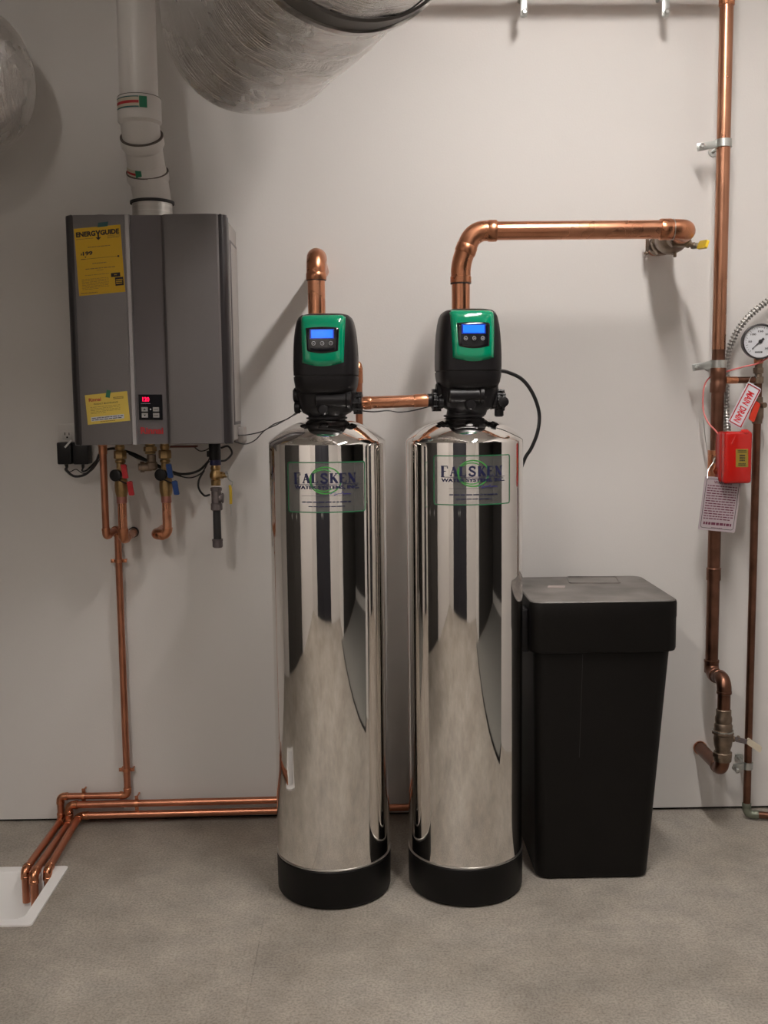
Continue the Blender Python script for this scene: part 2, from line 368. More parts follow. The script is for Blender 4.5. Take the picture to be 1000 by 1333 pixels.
# ---------------------------------------------------------------- filter tanks
def make_tank(xl, xr, rim_y, yaw, top_prof_shift, side, label, lab_dx, lab_top, lab_bot):
    Yc = -.505
    zr = P((xl+xr)/2, rim_y, Yc-.165).z
    a = P(xl, 700, Yc); b = P(xr, 700, Yc); cx = (a.x+b.x)/2; R = (b.x-a.x)/2*.9985
    zb = .1145
    t = thing('water_treatment_tank', label, 'tank', V((cx, Yc, 0)))
    o = V((cx, Yc, 0)); up = V((0, 0, 1))
    obj('base_boot', lathe(BM(), o, up, [(0, R-.010), (.004, R-.003), (.012, R+.001), (zb-.004, R+.002), (zb, R-.001), (zb, R-.008)], 96), m_boot, t)
    bm = BM(); lathe(bm, o, up, [(zb-.002, R-.001), (zb+.004, R), (zr-.010, R), (zr-.002, R-.001)], 128)
    obj('steel_jacket', bm, m_mirror, t, sharp=50)
    bm = BM(); sweep(bm, [o+V((math.cos(q)*(R+.0012), math.sin(q)*(R+.0012), zb+.003)) for q in [2*PI*i/96 for i in range(97)]], .0018, 8, cap=False)
    obj('jacket_bead', bm, m_steel, t)
    # dome
    dh = .062; prof = [(zr-.004, R+.0005), (zr, R-.001)]
    for i in range(1, 13):
        q = i/12; rr = R*(1-q)+.052*q; prof.append((zr+dh*(1-((rr-.03)/(R-.03))**2.1), rr))
    obj('dome_top', lathe(BM(), o, up, prof, 96), m_mirror, t, sharp=60)
    zt = zr+dh-.004
    # neck
    bm = BM(); lathe(bm, o, up, [(zt-.006, .050), (zt+.004, .052), (zt+.006, .058), (zt+.010, .058), (zt+.012, .05), (zt+.030, .047)], 40)
    obj('neck_collar', bm, m_black, t)
    # head
    H = lambda py: P(428, py-top_prof_shift, Yc-.05).z
    Rz = Matrix.Rotation(yaw, 4, 'Z'); hc = V(((P((xl+xr)/2+side*0-3.5 if side > 0 else (xl+xr)/2+4.5, 460, Yc)).x, Yc, 0))
    W = lambda x, y, z: (Rz @ V((x, y, 0)))+V((hc.x, hc.y, z))
    s = 1/457.
    prof = [(515, 26), (513.5, 31), (510, 36), (504, 39), (495, 40.5), (482, 41), (470, 41), (455, 40.5), (440, 39.5), (428, 38), (418, 36), (412.5, 33.5), (409.5, 30), (408, 24)]
    def wd(py):
        for (y0, w0), (y1, w1) in zip(prof, prof[1:]):
            if y1 <= py <= y0: k = (py-y0)/(y1-y0); return (w0+(w1-w0)*k)*s, (w0+(w1-w0)*k)*s*.98
        return prof[-1][1]*s, prof[-1][1]*s
    NP = 3.6
    def fy(x, py):
        w_, d_ = wd(py); return -d_*max(0., 1-abs(x/w_)**NP)**(1/NP)
    def loft(rows, m, nm, grow=0.):
        bm = BM(); rs = []
        for py in rows:
            w_, d_ = wd(py); w_ += grow; d_ += grow; r = []
            for i in range(48):
                q = 2*PI*i/48; c_, s_ = math.cos(q), math.sin(q)
                r.append(bm.verts.new(W(w_*math.copysign(abs(c_)**(2/NP), c_), d_*math.copysign(abs(s_)**(2/NP), s_), H(py))))
            rs.append(r)
        for a_, b_ in zip(rs, rs[1:]): bridge(bm, a_, b_)
        bm.faces.new(rs[0]); bm.faces.new(rs[-1]); return obj(nm, bm, m, t, sharp=40)
    loft([488.4, 482, 470, 455, 440, 428, 418, 412.5, 409.5, 408], m_black, 'head_cover')
    loft([515, 513.5, 510, 504, 495, 490.3], m_black, 'lower_cover')
    loft([490.8, 488], m_rubber, 'cover_seam', -.003)
    # glossy green bezel and inset panel laid on the curved front
    def patch(nm, m, rows, thick, base=0., parent=t, cols=16):
        bm = BM(); F = []; Bk = []
        for py, xa, xb in rows:
            rf = []; rb = []
            for i in range(cols+1):
                x = (xa+(xb-xa)*i/cols)*s; e = min(i, cols-i)/2.; e = min(1, e)
                y = fy(x, min(max(py, 408.1), 514)); rf.append(bm.verts.new(W(x, y-base-thick*(e**.5), H(py)))); rb.append(bm.verts.new(W(x, y+.004, H(py))))
            F.append(rf); Bk.append(rb)
        for A in (F, Bk):
            for r0, r1 in zip(A, A[1:]):
                for i in range(cols): bm.faces.new((r0[i], r0[i+1], r1[i+1], r1[i]))
        lf = [r[0] for r in F]+F[-1][1:]+[r[-1] for r in F[::-1]][1:]+F[0][::-1][1:-1]
        lb = [r[0] for r in Bk]+Bk[-1][1:]+[r[-1] for r in Bk[::-1]][1:]+Bk[0][::-1][1:-1]
        bridge(bm, lf, lb); return obj(nm, bm, m, parent, sharp=55)
    def rows(y0, y1, xa0, xb0, xa1, xb1, sag0, sag1, n=14, cr=3.):
        out = []
        for i in range(n+1):
            k = i/n; py = y0+(y1-y0)*k; xa = xa0+(xa1-xa0)*k; xb = xb0+(xb1-xb0)*k
            e = min(py-y0, y1-py); c_ = 0 if e >= cr else cr-math.sqrt(max(0, cr*cr-(cr-e)**2)); out.append((py, xa+c_, xb-c_))
        return out
    def patch2(nm, m, y0, y1, xa0, xb0, xa1, xb1, sagt, sagb, thick, base=0., parent=t, cr=3.5):
        # rows bent: sag lowers the middle (bottom edge bows down, top edge bows up)
        bm = BM(); cols = 20; n = 16; F = []; Bk = []
        for i in range(n+1):
            k = i/n; rf = []; rb = []
            for j in range(cols+1):
                uu = j/cols*2-1; py = y0+(y1-y0)*k; bow = 1-uu*uu
                py += -sagt*bow*(1-k)+sagb*bow*k
                xa = xa0+(xa1-xa0)*k; xb = xb0+(xb1-xb0)*k
                e = min((py-y0)+sagt, y1+sagb-py); c_ = 0 if e >= cr else cr-math.sqrt(max(0, cr*cr-(cr-max(e, 0))**2))
                xm = (xa+xb)/2; hw = (xb-xa)/2-c_*.8
                x = (xm+hw*uu)*s; ed = min(1, min(min(j, cols-j), min(i, n-i))/1.5)
                y = fy(x, min(max(py, 408.2), 514)); rf.append(bm.verts.new(W(x, y-base-thick*ed**.5, H(py)))); rb.append(bm.verts.new(W(x, y+.004, H(py))))
            F.append(rf); Bk.append(rb)
        for A in (F, Bk):
            for r0, r1 in zip(A, A[1:]):
                for i in range(cols): bm.faces.new((r0[i], r0[i+1], r1[i+1], r1[i]))
        lf = [r[0] for r in F]+F[-1][1:]+[r[-1] for r in F[::-1]][1:]+F[0][::-1][1:-1]
        lb = [r[0] for r in Bk]+Bk[-1][1:]+[r[-1] for r in Bk[::-1]][1:]+Bk[0][::-1][1:-1]
        bridge(bm, lf, lb); return obj(nm, bm, m, parent, sharp=55)
    bz = patch2('green_bezel', m_green, 409.5, 472.5, -28.5, 28.5, -26, 26, .8, 5, .007, cr=6)
    pn = patch2('display_panel', m_blackgl, 427.5, 458, -21.5, 21.5, -20, 20, 1.5, 3.5, .0035, .0062, cr=3)
    def flat(nm, m, y0, y1, xa, xb, base, parent):
        bm = BM(); n = 6; F = []; Bk = []
        for py in (y0, y1):
            F.append([bm.verts.new(W((xa+(xb-xa)*i/n)*s, fy((xa+(xb-xa)*i/n)*s, py)-base-.0006, H(py))) for i in range(n+1)])
            Bk.append([bm.verts.new(W((xa+(xb-xa)*i/n)*s, fy((xa+(xb-xa)*i/n)*s, py)-base+.002, H(py))) for i in range(n+1)])
        for i in range(n):
            bm.faces.new((F[0][i], F[0][i+1], F[1][i+1], F[1][i])); bm.faces.new((Bk[0][i], Bk[1][i], Bk[1][i+1], Bk[0][i+1]))
            bm.faces.new((F[0][i], Bk[0][i], Bk[0][i+1], F[0][i+1])); bm.faces.new((F[1][i], F[1][i+1], Bk[1][i+1], Bk[1][i]))
        bm.faces.new((F[0][0], F[1][0], Bk[1][0], Bk[0][0])); bm.faces.new((F[0][n], Bk[0][n], Bk[1][n], F[1][n]))
        return obj(nm, bm, m, parent, smooth=False)
    flat('screen_bezel', m_lcd2, 429.6, 442.2, -15.5, 14.8, .0094, pn)
    lab(flat('lcd_screen', m_lcd, 430.8, 441, -13.6, 13.2, .0098, pn), 'glowing blue display screen')
    for k_, bx_ in enumerate((-10.8, 0, 10.8)):
        bm = BM(); c0 = W(bx_*s, fy(bx_*s, 448)-.0094, H(448)); dn = (W(0, -1, 0)-W(0, 0, 0))
        lathe(bm, c0-dn*.001, dn, [(0, .0062), (.0022, .0058), (.003, .0045)], 20); bt = obj('button', bm, m_rubber, pn)
        bm = BM(); u_, v_ = frame(dn); c1 = c0+dn*.0026
        sweep(bm, [c1+u_*(.0048*math.cos(q))+v_*(.0048*math.sin(q)) for q in [2*PI*i/20 for i in range(21)]], .0005, 6, cap=False)
        # small arrow or tick mark in each ring
        mk = [(-.0022, -.0004), (.0022, -.0004), (.0008, .0012)] if k_ else [(.0022, -.001), (-.001, -.001), (-.0022, .0012)]
        sweep(bm, [c1+W(a_, 0, b_)-W(0, 0, 0) for a_, b_ in mk], .0006, 6)
        me = bm; obj('button_icon', me, m_icon, pn)
    # valve body
    def V3(x, py, y): return W(x*s, y, H(py))
    bm = BM()
    rs = []
    for py, hw, hd in ((547, 22, .045), (541, 24, .05), (537, 31, .058), (528, 35, .064), (514, 38, .068), (505, 38, .068), (499, 37, .066)):
        r = []
        for i in range(32):
            q = 2*PI*i/32; c_, s_ = math.cos(q), math.sin(q); r.append(bm.verts.new(W(hw*s*math.copysign(abs(c_)**.6, c_), hd*math.copysign(abs(s_)**.6, s_), H(py))))
        rs.append(r)
    for a_, b_ in zip(rs, rs[1:]): bridge(bm, a_, b_)
    bm.faces.new(rs[0]); bm.faces.new(rs[-1]); obj('valve_body', bm, m_black, t, sharp=30)
    xd = W(1, 0, 0)-W(0, 0, 0); yd = W(0, 1, 0)-W(0, 0, 0)
    bm = BM(); lathe(bm, V3(-12 if side > 0 else -30, 521, -.055), xd, [(0, .017), (.004, .021), (.085, .021), (.089, .024), (.098, .024), (.100, .016)], 28)
    obj('piston_housing', bm, m_black, t)
    bm = BM(); lathe(bm, V3(-2, 533, -.045), -yd, [(0, .017), (.024, .015), (.028, .011)], 28)
    obj('front_cap', bm, m_black, t)
    bm = BM(); lathe(bm, V3(-36, 514, -.01), -xd, [(0, .022), (.010, .022), (.014, .017)], 24); lathe(bm, V3(-34, 530, -.02), -xd, [(0, .017), (.012, .017), (.015, .013)], 24)
    obj('side_port', bm, m_black, t)
    # union nuts: ribbed rings
    def nut(px0, px1, yy, py, r, nm='union_nut'):
        bm = BM(); x0, x1 = px0*s, px1*s; L_ = x1-x0; o_ = W(x0, yy, H(py)); u_, v_ = frame(xd)
        lathe(bm, o_-xd*.012, xd, [(0, r*.62), (.013, r*.62)], 24)
        lathe(bm, o_, xd, [(0, r*.8), (L_*.08, r), (L_*.35, r), (L_*.4, r*.86), (L_*.6, r*.86), (L_*.65, r), (L_*.92, r), (L_, r*.8)], 28)
        for i in range(10):
            q = 2*PI*i/10; c0 = o_+u_*(math.cos(q)*r)+v_*(math.sin(q)*r)
            lathe(bm, c0+xd*L_*.05, xd, [(0, .003), (L_*.9, .003)], 6)
        obj(nm, bm, m_black, t, sharp=30)
    if side > 0:
        nut(34, 46, 0, 525, .030)
        bm = BM(); lathe(bm, V3(28, 525, 0), xd, [(0, .024), (.02, .02)], 24); obj('outlet_port', bm, m_black, t)
    else:
        nut(-47, -35, 0, 527, .030)
        bm = BM(); lathe(bm, V3(28, 528, -.02), xd, [(0, .026), (.02, .022), (.03, .022)], 24); obj('outlet_port', bm, m_black, t)
        nut(34, 46, -.02, 528, .028)
        bm = BM(); lathe(bm, V3(39, 538, -.02), V((0, 0, -1)), [(0, .013), (.022, .013), (.025, .009)], 16); lathe(bm, V3(40, 520, -.02), V((0, 0, 1)), [(0, .009), (.012, .009), (.014, .005)], 14)
        lathe(bm, V3(42, 530, -.05), -yd, [(-.02, .014), (.004, .014), (.006, .009)], 16)
        obj('drain_fitting', bm, m_black, t)
    # label stuck on the curved jacket
    th0 = math.asin(max(-1, min(1, lab_dx/((xr-xl)/2)))); z1 = P(428, lab_top, Yc-.165).z; z0 = P(428, lab_bot, Yc-.165).z
    Wd = .224; RR = R
    def cyl(a, b, h=0.):
        q = th0+(a-.5)*Wd/RR; return V((cx+math.sin(q)*(RR+.0004+h), Yc-math.cos(q)*(RR+.0004+h), z0+(z1-z0)*b))
    class Cy: pass
    def ribbon(bm, poly, wdt, h=.0006, closed=False):
        n = len(poly)
        pa = []; 
        for i, (a, b) in enumerate(poly):
            if closed: p0, p1 = poly[i-1], poly[(i+1) % n]
            else: p0, p1 = poly[max(0, i-1)], poly[min(n-1, i+1)]
            dx, dy = (p1[0]-p0[0])*Wd, (p1[1]-p0[1])*(z1-z0); l = math.hypot(dx, dy) or 1; nx, ny = -dy/l*wdt/2/Wd, dx/l*wdt/2/(z1-z0)
            pa.append((bm.verts.new(cyl(a+nx, b+ny, h)), bm.verts.new(cyl(a-nx, b-ny, h))))
        for i in range(n if closed else n-1):
            a_, b_ = pa[i], pa[(i+1) % n]; bm.faces.new((a_[0], b_[0], b_[1], a_[1]))
    bm = BM(); n = 24
    vv = [[bm.verts.new(cyl(i/n, b)) for i in range(n+1)] for b in (0, 1)]
    for i in range(n): bm.faces.new((vv[0][i], vv[0][i+1], vv[1][i+1], vv[1][i]))
    lb = lab(obj('dealer_label', bm, m_film, t), 'clear label with green border and blue lettering')
    pts = []; ca, cb = .004/Wd*1.4, .004/(z1-z0)*1.4
    for (x, y, sdeg) in ((1-ca, cb, -90), (1-ca, 1-cb, 0), (ca, 1-cb, 90), (ca, cb, 180)):
        for j in range(4): q = math.radians(sdeg+30*j); pts.append((x+ca*math.cos(q), y+cb*math.sin(q)))
        nx_ = {(-90): (1-ca, None), 0: (None, 1), 90: (0, None), 180: (None, 0)}[sdeg]
    full = []
    for i, p in enumerate(pts):
        q = pts[(i+1) % len(pts)]; full.append(p); m_ = int(abs(q[0]-p[0])/.05)
        for k in range(1, m_): full.append((p[0]+(q[0]-p[0])*k/m_, p[1]+(q[1]-p[1])*k/m_))
    bm = BM(); ribbon(bm, full, .0027, closed=True); obj('label_border', bm, m_lgreen, lb)
    bm = BM()
    ribbon(bm, [(.49+.19*math.cos(q), .64+.265*math.sin(q)) for q in [2*PI*i/40 for i in range(40)]], .0035, .0005, True)
    ribbon(bm, [(.47+.155*math.cos(q), .64+.215*math.sin(q)) for q in [math.radians(55+i*8) for i in range(33)]], .0026, .0005)
    obj('label_oval', bm, m_lgreen2, lb)
    # serif capitals drawn as thick and thin strokes, then printed lines
    G = {'F': [([(.2, 0), (.2, 1)], 1), ([(.0, 1), (.8, 1), (.8, .78)], 0), ([(.2, .52), (.6, .52)], 0), ([(0, 0), (.42, 0)], 0)],
         'A': [([(.12, 0), (.45, 1)], 0), ([(.45, 1), (.82, 0)], 1), ([(.25, .34), (.68, .34)], 0), ([(0, 0), (.28, 0)], 0), ([(.62, 0), (1, 0)], 0)],
         'L': [([(.2, 0), (.2, 1)], 1), ([(0, 1), (.42, 1)], 0), ([(0, 0), (.8, 0), (.8, .25)], 0)],
         'S': [([(.75, .75), (.7, .93), (.45, 1), (.2, .92), (.12, .74), (.3, .57), (.58, .45), (.78, .28), (.72, .08), (.45, 0), (.18, .07), (.1, .26)], .7)],
         'K': [([(.2, 0), (.2, 1)], 1), ([(0, 1), (.4, 1)], 0), ([(0, 0), (.4, 0)], 0), ([(.24, .42), (.8, 1)], 0), ([(.4, .58), (.85, 0)], 1), ([(.68, 0), (1, 0)], 0), ([(.62, 1), (.95, 1)], 0)],
         'E': [([(.2, 0), (.2, 1)], 1), ([(0, 1), (.82, 1), (.82, .78)], 0), ([(.2, .52), (.62, .52)], 0), ([(0, 0), (.85, 0), (.85, .24)], 0)],
         'N': [([(.17, 0), (.17, 1)], 0), ([(.12, 1), (.82, 0)], 1), ([(.84, 0), (.84, 1)], 0), ([(0, 0), (.34, 0)], 0), ([(.68, 1), (1, 1)], 0), ([(0, 1), (.2, 1)], 0)]}
    bm = BM(); a = .095; cw = .104
    for i, ch in enumerate('FALSKEN'):
        k_ = 1.16 if i == 0 else 1.
        for pl, thick in G[ch]:
            pl2 = [(a+x*cw*.98, (.592 if i else .575)+y*.185*k_) for x, y in pl]; ribbon(bm, pl2, .0021+.0048*thick, .0009)
        a += cw*1.08
    ribbon(bm, [(.10+.81*i/20, .565) for i in range(21)], .0012, .0009)
    lettering(bm, 'WATER SYSTEMS, INC.', cyl, .10, .455, .91, .54, .0009, .035)
    words(bm, cyl, .20, .185, .80, .225, 1, .0008, 3, .55); words(bm, cyl, .28, .10, .72, .135, 1, .0008, 5, .5)
    ribbon(bm, [(.2+.6*i/14, .335) for i in range(15)], .0006, .0008)
    obj('label_lettering', bm, m_lblue, lb)
    bm = BM(); sc_ = [(.55, .36), (.58, .40), (.62, .38), (.59, .34), (.64, .37), (.68, .37), (.70, .41), (.71, .36), (.75, .37), (.80, .36)]
    ribbon(bm, sc_, .0014, .0009); obj('signature', bm, mat('pen_ink', (.03, .02, .25), .4), lb)
    return t, W, H, cx, R, zr, zt
T1 = make_tank(352.8, 503.5, 577.5, math.radians(-4), 0, 1, 'mirror-polished steel tank nearest the grey water heater, short capped elbow behind its head', .5, 602, 667)
T2 = make_tank(529, 680, 574.5, math.radians(5), 4.5, -1, 'mirror-polished steel tank touching the black brine bin, long copper pipe rising behind its head', 5, 595.5, 659.5)
# ---------------------------------------------------------------- copper runs at the tanks
def run(name, label, pts, r, R, m, cat='pipe', origin=None, group=None, n=24):
    o = obj(name, pipe(pts, r, R, n), m, origin=origin); return tag(o, label, cat, group)
def sleeve(o, d, L_, r, m, par, nm='coupling'):
    d = V(d).normalized(); return obj(nm, lathe(BM(), V(o)-d*L_/2, d, [(0, r*.985), (0, r*1.05), (.003, r*1.085), (L_-.003, r*1.085), (L_, r*1.05), (L_, r*.985)], 28), m, par)
YR = -.365; RP = .0255
# riser behind the first head
x1 = P(412, 380, YR); zt1 = P(411, 333, YR).z
a = [V((x1.x, -.45, T1[2](521))), V((x1.x, YR, T1[2](521))), V((x1.x, YR, zt1)), V((x1.x, -.001, zt1))]
o = run('copper_riser', 'short copper riser behind the left green head, elbowing straight into the wall', a, RP, .045, m_copper)
obj('elbow', elbowfit(BM(), a[1:], .040, RP*1.10, .030), m_copfit, o)
obj('solder_joint', lathe(BM(), V((x1.x, YR, zt1-.072)), V((0, 0, 1)), [(0, RP*1.02), (.001, RP*1.13), (.003, RP*1.13), (.004, RP*1.02)], 28), m_rubber, o)
# long pipe from second head across to the ball valve
x2 = P(600, 380, YR).x; zh = P(760, 299.5, YR).z; xe = P(897, 299, YR).x
zd = P(600, 343, YR).z; xd_ = P(614, 312, YR).x
b = [V((x2, -.45, T2[2](521))), V((x2, YR, T2[2](521))), V((x2, YR, zd)), V((P(616, 303, YR).x, YR, zh)), V((xe, YR, zh)), V((xe, -.001, zh))]
RL = .0268
long_ = tag(obj('copper_header_pipe', sweep(BM(), fillet(b, .045, 8), RL, 28), m_copper), 'long shiny copper pipe crossing the wall from the right head to the ball valve', 'pipe')
bm = BM(); elbowfit(bm, b[1:4], .030, RL*1.09, .026); obj('elbow', bm, m_copfit, long_)
bm = BM(); elbowfit(bm, b[2:5], .034, RL*1.10, .034); obj('elbow', bm, m_copfit, long_)
bm = BM(); elbowfit(bm, b[3:6], .040, RL*1.10, .045); obj('elbow', bm, m_copfit, long_)
for px in (640, 876):
    q = P(px, 299, YR); q.z = zh; obj('solder_joint', lathe(BM(), q, V((1, 0, 0)), [(-.002, RL*1.02), (-.001, RL*1.14), (.001, RL*1.14), (.002, RL*1.02)], 28), m_solder, long_)
q = V((x2, YR, zd-.058)); obj('solder_joint', lathe(BM(), q, V((0, 0, 1)), [(-.002, RL*1.02), (-.001, RL*1.14), (.001, RL*1.14), (.002, RL*1.02)], 28), m_rubber, long_)
# ball valve on the run into the wall
vt = thing('ball_valve', 'large dull brass ball valve with yellow lever where the long pipe meets wall', 'valve', V((xe, -.15, zh)))
yb = V((xe, -.285, zh)); ydir = V((0, 1, 0))
obj('valve_body', lathe(BM(), yb, ydir, [(0, .030), (.0, .036), (.018, .037), (.02, .034), (.05, .034), (.062, .043), (.075, .047), (.112, .047), (.125, .042), (.140, .034), (.165, .034), (.167, .039), (.185, .039), (.187, .030)], 32), m_brassold, vt)
obj('hex_nut', hexnut(BM(), yb+V((0, .004, 0)), ydir, .022, .043), m_brassold, vt); obj('hex_nut', hexnut(BM(), yb+V((0, .160, 0)), ydir, .024, .043), m_brassold, vt)
bm = BM(); lathe(bm, V((xe, -.20, zh)), V((1, 0, -.35)), [(.03, .013), (.058, .013), (.058, .008), (.072, .008)], 16); hexnut(bm, V((xe+.062, -.20, zh-.022)), V((1, 0, -.35)), .008, .011); obj('stem', bm, m_brassold, vt)
fr = Fr(V((xe+.066, -.21, zh-.018)), V((xe+.066, -.34, zh-.030)), V((xe+.060, -.21, zh-.036)))
bm = BM(); slab(bm, fr, 0, 0, .5, 1, -.0015, .0015, .003); obj('lever', bm, m_zinc, vt)
bm = BM(); slab(bm, fr, .42, -.15, 1.0, 1.15, -.004, .004, .006); obj('lever_grip', bm, m_yelh, vt)
bm = BM(); lathe(bm, V((xe+.006, -.21, zh-.04)), V((0, 0, -1)), [(0, .005), (.018, .005), (.019, .003)], 12); obj('drain_nipple', bm, m_brassold, vt)
fc = thing('pipe_flange_clamp', 'small bolted clamp at the wall end of the long pipe\'s valve', 'clamp', V((xe, -.06, zh)))
obj('clamp_ring', lathe(BM(), V((xe, -.075, zh)), ydir, [(0, .028), (0, .032), (.004, .034), (.024, .034), (.028, .032), (.028, .028)], 28), m_brassold, fc)
for sx in (-1, 1):
    bm = BM(); box(bm, (xe+sx*.030-.006, -.072, zh-.022), (xe+sx*.030+.014*(sx > 0)+.006-.014*(sx < 0), -.050, zh+.022), .003)
    c0 = V((xe+sx*.042, -.061, zh)); lathe(bm, c0-V((0, 0, .032)), V((0, 0, 1)), [(0, .003), (.064, .003)], 10); hexnut(bm, c0+V((0, 0, .022)), V((0, 0, 1)), .006, .008); hexnut(bm, c0-V((0, 0, .029)), V((0, 0, 1)), .006, .008)
    obj('clamp_ear', bm, m_brassold, fc)
# pipe linking the two heads
zl = T1[2](525); p0 = T1[1](45/457, 0, zl); p1 = T2[1](-46/457, 0, T2[2](527)); zl = (p0.z+p1.z)/2
o = run('copper_link_pipe', 'short horizontal copper pipe joining the two black valve heads', [V((p0.x-.006, p0.y, p0.z)), V((p1.x+.006, p1.y, p1.z))], .0172, .02, m_copper)
sleeve(V((p1.x-.035, p0.y+(p1.y-p0.y)*.9, p0.z+(p1.z-p0.z)*.9)), p1-p0, .035, .0172, m_copfit, o); sleeve(V((p0.x+.016, p0.y, p0.z)), p1-p0, .02, .0172, m_copfit, o)
# thin capped riser behind first head
YA = -.14; xa = P(467.5, 520, YA).x; ztop = P(468, 476, YA).z
o = run('copper_air_chamber', 'thin capped copper pipe standing upright behind the left head', [V((xa, YA, ztop)), V((xa, YA, .055)), V((xa, -.045, .055))], .0112, .03, m_copthin)
obj('pipe_cap', lathe(BM(), V((xa, YA, ztop-.055)), V((0, 0, 1)), [(0, .012), (0, .0133), (.045, .0133), (.060, .010), (.068, .004)], 20), m_copfit, o)
# ---------------------------------------------------------------- brine bin
YF = -.55
zl = P(788, 783, YF).z; xl_ = P(691, 815, YF).x; xr_ = P(885.5, 800, YF).x; yb_ = PZ(833, 749, zl).y
br = thing('brine_tank', 'tall black plastic brine bin with dusty lid beside the right tank', 'bin', V(((xl_+xr_)/2, (YF+yb_)/2, 0)))
zs = P(788, 851, YF).z
def rrect(cx, cy, hw, hd, cr, z, bm, k=6):
    r = []
    for (x, y, s_) in ((hw-cr, -hd+cr, -90), (hw-cr, hd-cr, 0), (-hw+cr, hd-cr, 90), (-hw+cr, -hd+cr, 180)):
        for j in range(k+1):
            q = math.radians(s_+90*j/k); r.append(bm.verts.new((cx+x+cr*math.cos(q), cy+y+cr*math.sin(q), z)))
    return r
bcx, bcy, hw, hd = (xl_+xr_)/2, (YF+yb_)/2, (xr_-xl_)/2, (yb_-YF)/2
def stack(lv, m, nm, par, capb=True):
    bm = BM(); rs = [rrect(cx_, cy_, a_, b_, c_, z_, bm) for cx_, cy_, a_, b_, c_, z_ in lv]
    for a_, b_ in zip(rs, rs[1:]): bridge(bm, a_, b_)
    if capb: bm.faces.new(rs[0])
    bm.faces.new(rs[-1]); return obj(nm, bm, m, par, sharp=28)
bl = P(700, 1140, -.53); brr = P(848.5, 1140, -.53); bw = (brr.x-bl.x)/2; bxc = (brr.x+bl.x)/2
tl_ = P(697, 855, -.54).x; tr_ = P(876, 855, -.54).x; tw = (tr_-tl_)/2; txc = (tl_+tr_)/2
stack([(bxc, bcy, bw-.012, hd-.055, .03, 0), (bxc, bcy, bw-.003, hd-.046, .035, .006), (bxc, bcy, bw, hd-.043, .037, .018), (txc, bcy, tw, hd-.015, .04, zs-.004), (txc, bcy, tw, hd-.015, .04, zs+.02)], m_brine, 'bin_body', br)
bm = BM()
stack([(bcx, bcy, hw-.012, hd-.012, .034, zs), (bcx, bcy, hw-.003, hd-.003, .036, zs+.003), (bcx, bcy, hw-.001, hd-.001, .036, zs+.010), (bcx, bcy, hw-.001, hd-.001, .036, zl-.055), (bcx, bcy, hw, hd, .036, zl-.050), (bcx, bcy, hw, hd, .036, zl-.010), (bcx, bcy, hw-.002, hd-.002, .035, zl-.003)], m_brine, 'lid_skirt', br)
lt = stack([(bcx, bcy, hw-.0025, hd-.0025, .035, zl-.0035), (bcx, bcy, hw-.006, hd-.006, .034, zl)], m_lidtop, 'lid_top', br)
bm = BM(); fr = Fr(PZ(738, 751, zl), PZ(803, 751, zl), PZ(741, 759.5, zl)); border(bm, fr, 0, 0, 1, 1, .004, -.0005, .0025, .01); obj('lid_ridge', bm, m_lidtop, lt)
bm = BM(); fr = Fr(PZ(714, 762, zl), PZ(736, 762.5, zl), PZ(713, 765, zl)); slab(bm, fr, 0, 0, 1, 1, 0, .0006, .002); lab(obj('lid_scrap', bm, mat('pale_scrap', (.32, .27, .25), .6), lt), 'small pale scrap on the lid')
bm = BM(); q0 = P(759, 857, -.537); q1 = P(755, 1000, -.53); fyb = lambda z_: bcy-hd+.043+(.015-.043)*(z_-.018)/(zs-.022)
sweep(bm, [V((q0.x, fyb(zs-.004)+.0006, zs-.004)), V((q1.x, fyb(.38)+.0006, .38))], .0010, 6)
lab(obj('moulding_seam', bm, m_rubber, br, smooth=False), 'faint vertical seam')
bm = BM(); xs_ = xl_-.004
box(bm, (xl_-.022, YF+.05, zs-.005), (xl_+.004, YF+.13, zl-.03), .006); lathe(bm, (xl_-.01, YF+.09, zl-.06), V((-1, 0, 0)), [(0, .018), (.012, .018), (.016, .012)], 18)
obj('hose_inlet', bm, m_black, br)
# black brine hose from the right head, round the back of the tank to the bin
YH = -.45
hp = [T2[1](38/457, 0, T2[2](488.5)), P(661, 484.5, -.47), P(680, 494, -.45), P(694, 513, -.43), P(702, 538, -.41), P(700, 562, -.40), P(692, 583, -.39), P(683, 598, -.38), P(676, 625, -.36), P(673, 700, -.34), V((xl_-.034, -.36, zl-.03)), V((xl_-.026, YF+.09, zl-.06))]
tag(obj('brine_hose', cable(hp, .0054, 12), m_cable), 'thick black hose arching from the right head down behind its tank', 'hose')
# ---------------------------------------------------------------- water heater
YH = -.305
hx0 = (P(80.5, 288, YH).x+P(96.5, 571, YH).x)/2; hx1 = (P(292.5, 288, YH).x+P(303, 571, YH).x)/2
hz1 = P(190, 278.5, YH).z; hz0 = P(200, 579, YH).z
hz = thing('tankless_water_heater', 'grey wall-mounted tankless water heater with yellow stickers on its front', 'water heater', V(((hx0+hx1)/2, 0, hz0)))
W_ = hx1-hx0
obj('body_shell', box(BM(), (hx0+.010, YH+.052, hz0+.006), (hx1-.004, -.028, hz1-.006), .006), m_side, hz)
obj('mounting_bracket', box(BM(), (hx0+.06, -.028, hz0-.004), (hx1-.04, -.0005, hz0+.05), .002), m_zinc, hz); obj('mounting_bracket', box(BM(), (hx0+.06, -.028, hz1-.05), (hx1-.04, -.0005, hz1+.01), .002), m_zinc, hz)
bm = BM(); box(bm, (hx1-.0045, -.20, hz0+.055), (hx1-.0015, -.045, hz1-.06), .002); obj('side_recess', bm, m_gray2, hz)
bm = BM(); box(bm, (hx1-.002, -.19, hz0+.065), (hx1+.0002, -.05, hz1-.07), .001); obj('side_panel', bm, m_side, hz)
